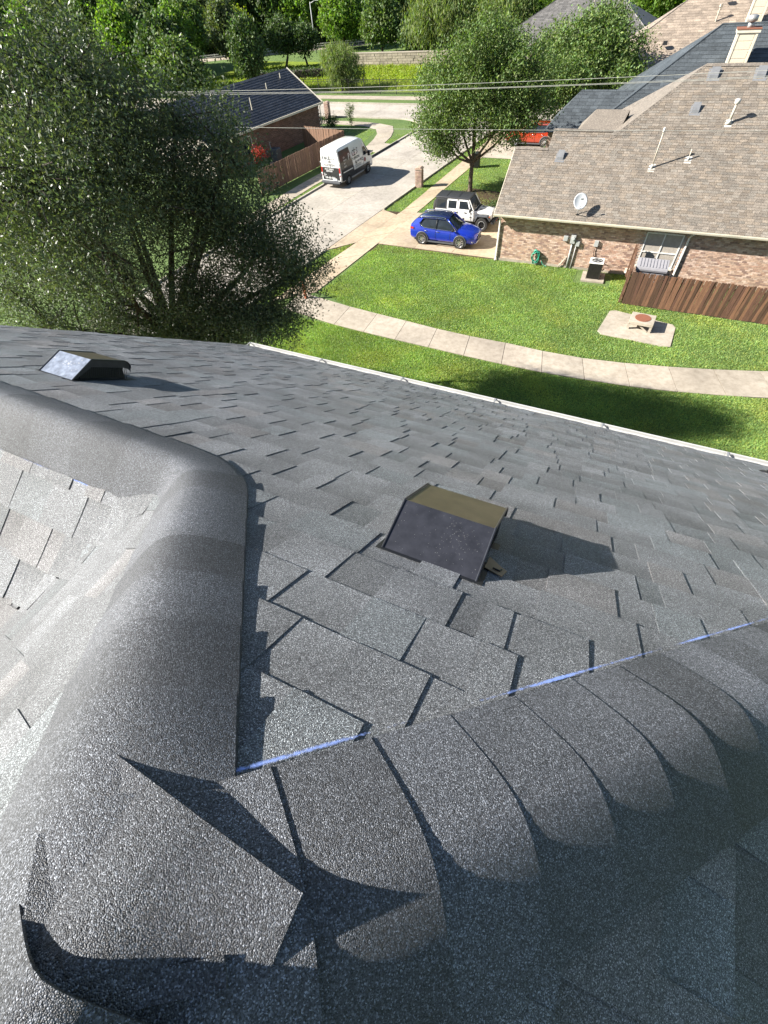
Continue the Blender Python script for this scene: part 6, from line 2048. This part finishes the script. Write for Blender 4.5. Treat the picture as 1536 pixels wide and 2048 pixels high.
# trees round the meadow
tree('willow', 'soft drooping willow in front of the meadow near the iron fence', 'tree', (-44.5, 77.2), 1.0, [(0, 0, 3.2, 2.6, 2.4, 1.9, 420), (1.0, 0, 2.0, 2.4, 2.2, 1.2, 200), (-1.3, .2, 3.6, 1.5, 1.5, 1.3, 140)], .12, M['bark'], M['willow'], .42, .07, 26, .30, droop=.35, nsub=50, dark=(.6, 1.4))
tree('round_tree', 'dark rounded tree on two leaning trunks beside the far road', 'tree', (-66.6, 95.7), 1.5, [(0, 0, 4.1, 2.6, 2.4, 2.0, 380), (1.2, 1.0, 3.6, 1.8, 1.8, 1.4, 150)], .22, M['bark'], M['deep'], .36, .22, 24, .40, nsub=40, lean=(.5, .3))
tree('round_tree', 'second dark rounded tree just right of the first beside the far road', 'tree', (-62.6, 96.8), 1.4, [(0, 0, 3.6, 2.0, 2.0, 1.7, 260)], .18, M['bark'], M['deep'], .36, .22, 24, .38, nsub=30, lean=(-.5, .2))
tree('lime_tree', 'brilliant yellow green tree standing in front of the dark woods', 'tree', (-89.2, 111), 1.0, [(0, 0, 3.3, 4.0, 3.8, 2.6, 700), (.6, 0, 5.0, 2.6, 2.6, 1.5, 220)], .22, M['bark'], M['lime'], .5, .28, 24, .5, nsub=40, dark=(.7, 1.3))
far = [('broad_tree', 'bright broad leaved tree left of centre behind the willow', (-65.2, 116), 8.4, 10.1, 'bright'), ('broad_tree', 'taller grey green tree right behind the willow', (-53.6, 110), 7.4, 7.9, 'green'),
       ('weeping_tree', 'large weeping pale green tree left of the front yard tree top', (-39.3, 104), 9.2, 13.0, 'willow'), ('weeping_tree', 'second weeping pale green tree behind the front yard tree top', (-29.1, 106), 8.8, 12.3, 'willow'),
       ('broad_tree', 'bright green tree behind the side yard tree top', (-21.0, 108), 7.4, 12.0, 'bright'), ('broad_tree', 'bright green tree between the ash and sand coloured roofs', (-7.0, 128), 8.0, 11.0, 'bright'),
       ('broad_tree', 'small dark tree under the weeping trees at the stone wall', (-44.5, 107), 5.2, 7.0, 'deep')]
for nm, lab, (x, y_), h_, w_, mt in far:
    wd = w_ / 2
    wil = nm == 'weeping_tree'
    tree(nm, lab, 'tree', (x, y_), h_ * .25, [(0, 0, h_ * .58, wd * .85, wd * .8, h_ * .36, 480), (wd * .4, wd * .2, h_ * .45, wd * .6, wd * .6, h_ * .25, 200), (-wd * .45, 0, h_ * .5, wd * .55, wd * .5, h_ * .28, 200), (0, .3, h_ * .82, wd * .5, wd * .5, h_ * .2, 160)],
         .2, M['bark'], M[mt], .62 if wil else .5, .13 if wil else .28, 22, .5, droop=.6 if wil else 0, nsub=30)
# the woods: every tree along the front row stands alone, copied from a few crowns
protos = []
for k, mt in enumerate(('green', 'deep', 'bright', 'deep', 'olive')):
    o = tree('woodland_tree', 'x', 'tree', (-75 - k * 3, 135 + k), 2.4, [(0, 0, 7.4, 4.2, 4.2, 3.4, 420), (1.8, 1, 5.6, 3.2, 3.2, 2.4, 240), (-2.0, -.6, 6.2, 3.0, 3.0, 2.6, 240), (.4, 0, 10.2, 2.6, 2.6, 2.0, 170)], .28, M['bark'], M[mt], .62, .36, 20, .62, nsub=30, dark=(.5, 1.7))
    protos.append(o)


def copy_tree(o, parent=None):
    c = o.copy(); COL.objects.link(c); c.parent = parent
    for ch in list(o.children): copy_tree(ch, c)
    return c


wood_spots = []
# front row along the far edge of the road, then two more rows behind
for i in range(22):
    t = i / 21
    p = Vector((-152, 86)).lerp(Vector((-24, 152)), t)
    wood_spots.append((p.x + random.uniform(-2, 2), p.y + random.uniform(-2, 2), random.uniform(.8, 1.1)))
for i in range(22):
    t = (i + .5) / 22
    p = Vector((-165, 97)).lerp(Vector((-20, 168)), t)
    wood_spots.append((p.x + random.uniform(-3, 3), p.y + random.uniform(-3, 3), random.uniform(1.0, 1.35)))
for i in range(20):
    t = (i + .2) / 20
    p = Vector((-190, 112)).lerp(Vector((-10, 196)), t)
    wood_spots.append((p.x + random.uniform(-4, 4), p.y + random.uniform(-4, 4), random.uniform(1.3, 1.7)))
# left side, nearer, seen through and over the oak
for x, y_, s_ in ((-74, 90, .75), (-86, 94, .8), (-98, 94, .85), (-80, 84, .7), (-104, 92, .9), (-92, 88, .75), (-60, 62, .7), (-70, 70, .8), (-82, 74, .8), (-96, 82, .9), (-108, 84, .9), (-118, 92, .9), (-58, 74, .6), (-92, 66, .8), (-66, 50, .7), (-110, 70, .9), (-80, 56, .8), (-52, 40, .6)):
    wood_spots.append((x, y_, s_))
for x, y_, s_ in ((2, 118, .9), (12, 124, 1.0), (22, 118, .9), (32, 124, 1.0), (-4, 140, 1.1), (10, 142, 1.2), (26, 144, 1.2), (44, 130, 1.1)):
    wood_spots.append((x, y_, s_))
for i, (x, y_, s_) in enumerate(wood_spots):
    pr = protos[i % 5]
    o = pr if i < 5 else copy_tree(pr)
    o.location = (x, y_, 0); o.scale = (s_, s_, s_ * random.uniform(.85, 1.15)); o.rotation_euler = (0, 0, random.uniform(0, 6.28))
    o['group'] = 'trees of the woods beyond the far road'
    o['label'] = 'one of the tall leafy trees packed together in the woods beyond the far road'
# undergrowth closing the foot of the woods
u = np.column_stack([rng.uniform(0, 1, 5200), rng.uniform(-5, 14, 5200), rng.uniform(.2, 4.6, 5200)])
base = np.array([[-152, 86]]) + u[:, :1] * np.array([[132, 68]]) + u[:, 1:2] * np.array([[-.46, .89]])
o = leaf_mesh('undergrowth', np.column_stack([base, u[:, 2]]), .6, .35, M['deep'], None, .6, 14)
tag(o, 'dark undergrowth at the foot of the far woods', 'undergrowth', kind='stuff')
# tufts of tall grass in the meadow
u = np.column_stack([rng.uniform(-74, -24, 9000), rng.uniform(77.5, 97, 9000), np.full(9000, .18)])
o = leaf_mesh('tall_grass', u, .45, .08, M['lime'], None, (.2, .2, .08), 4, up=0)
tag(o, 'tall yellow green meadow grass', 'grass', kind='stuff')
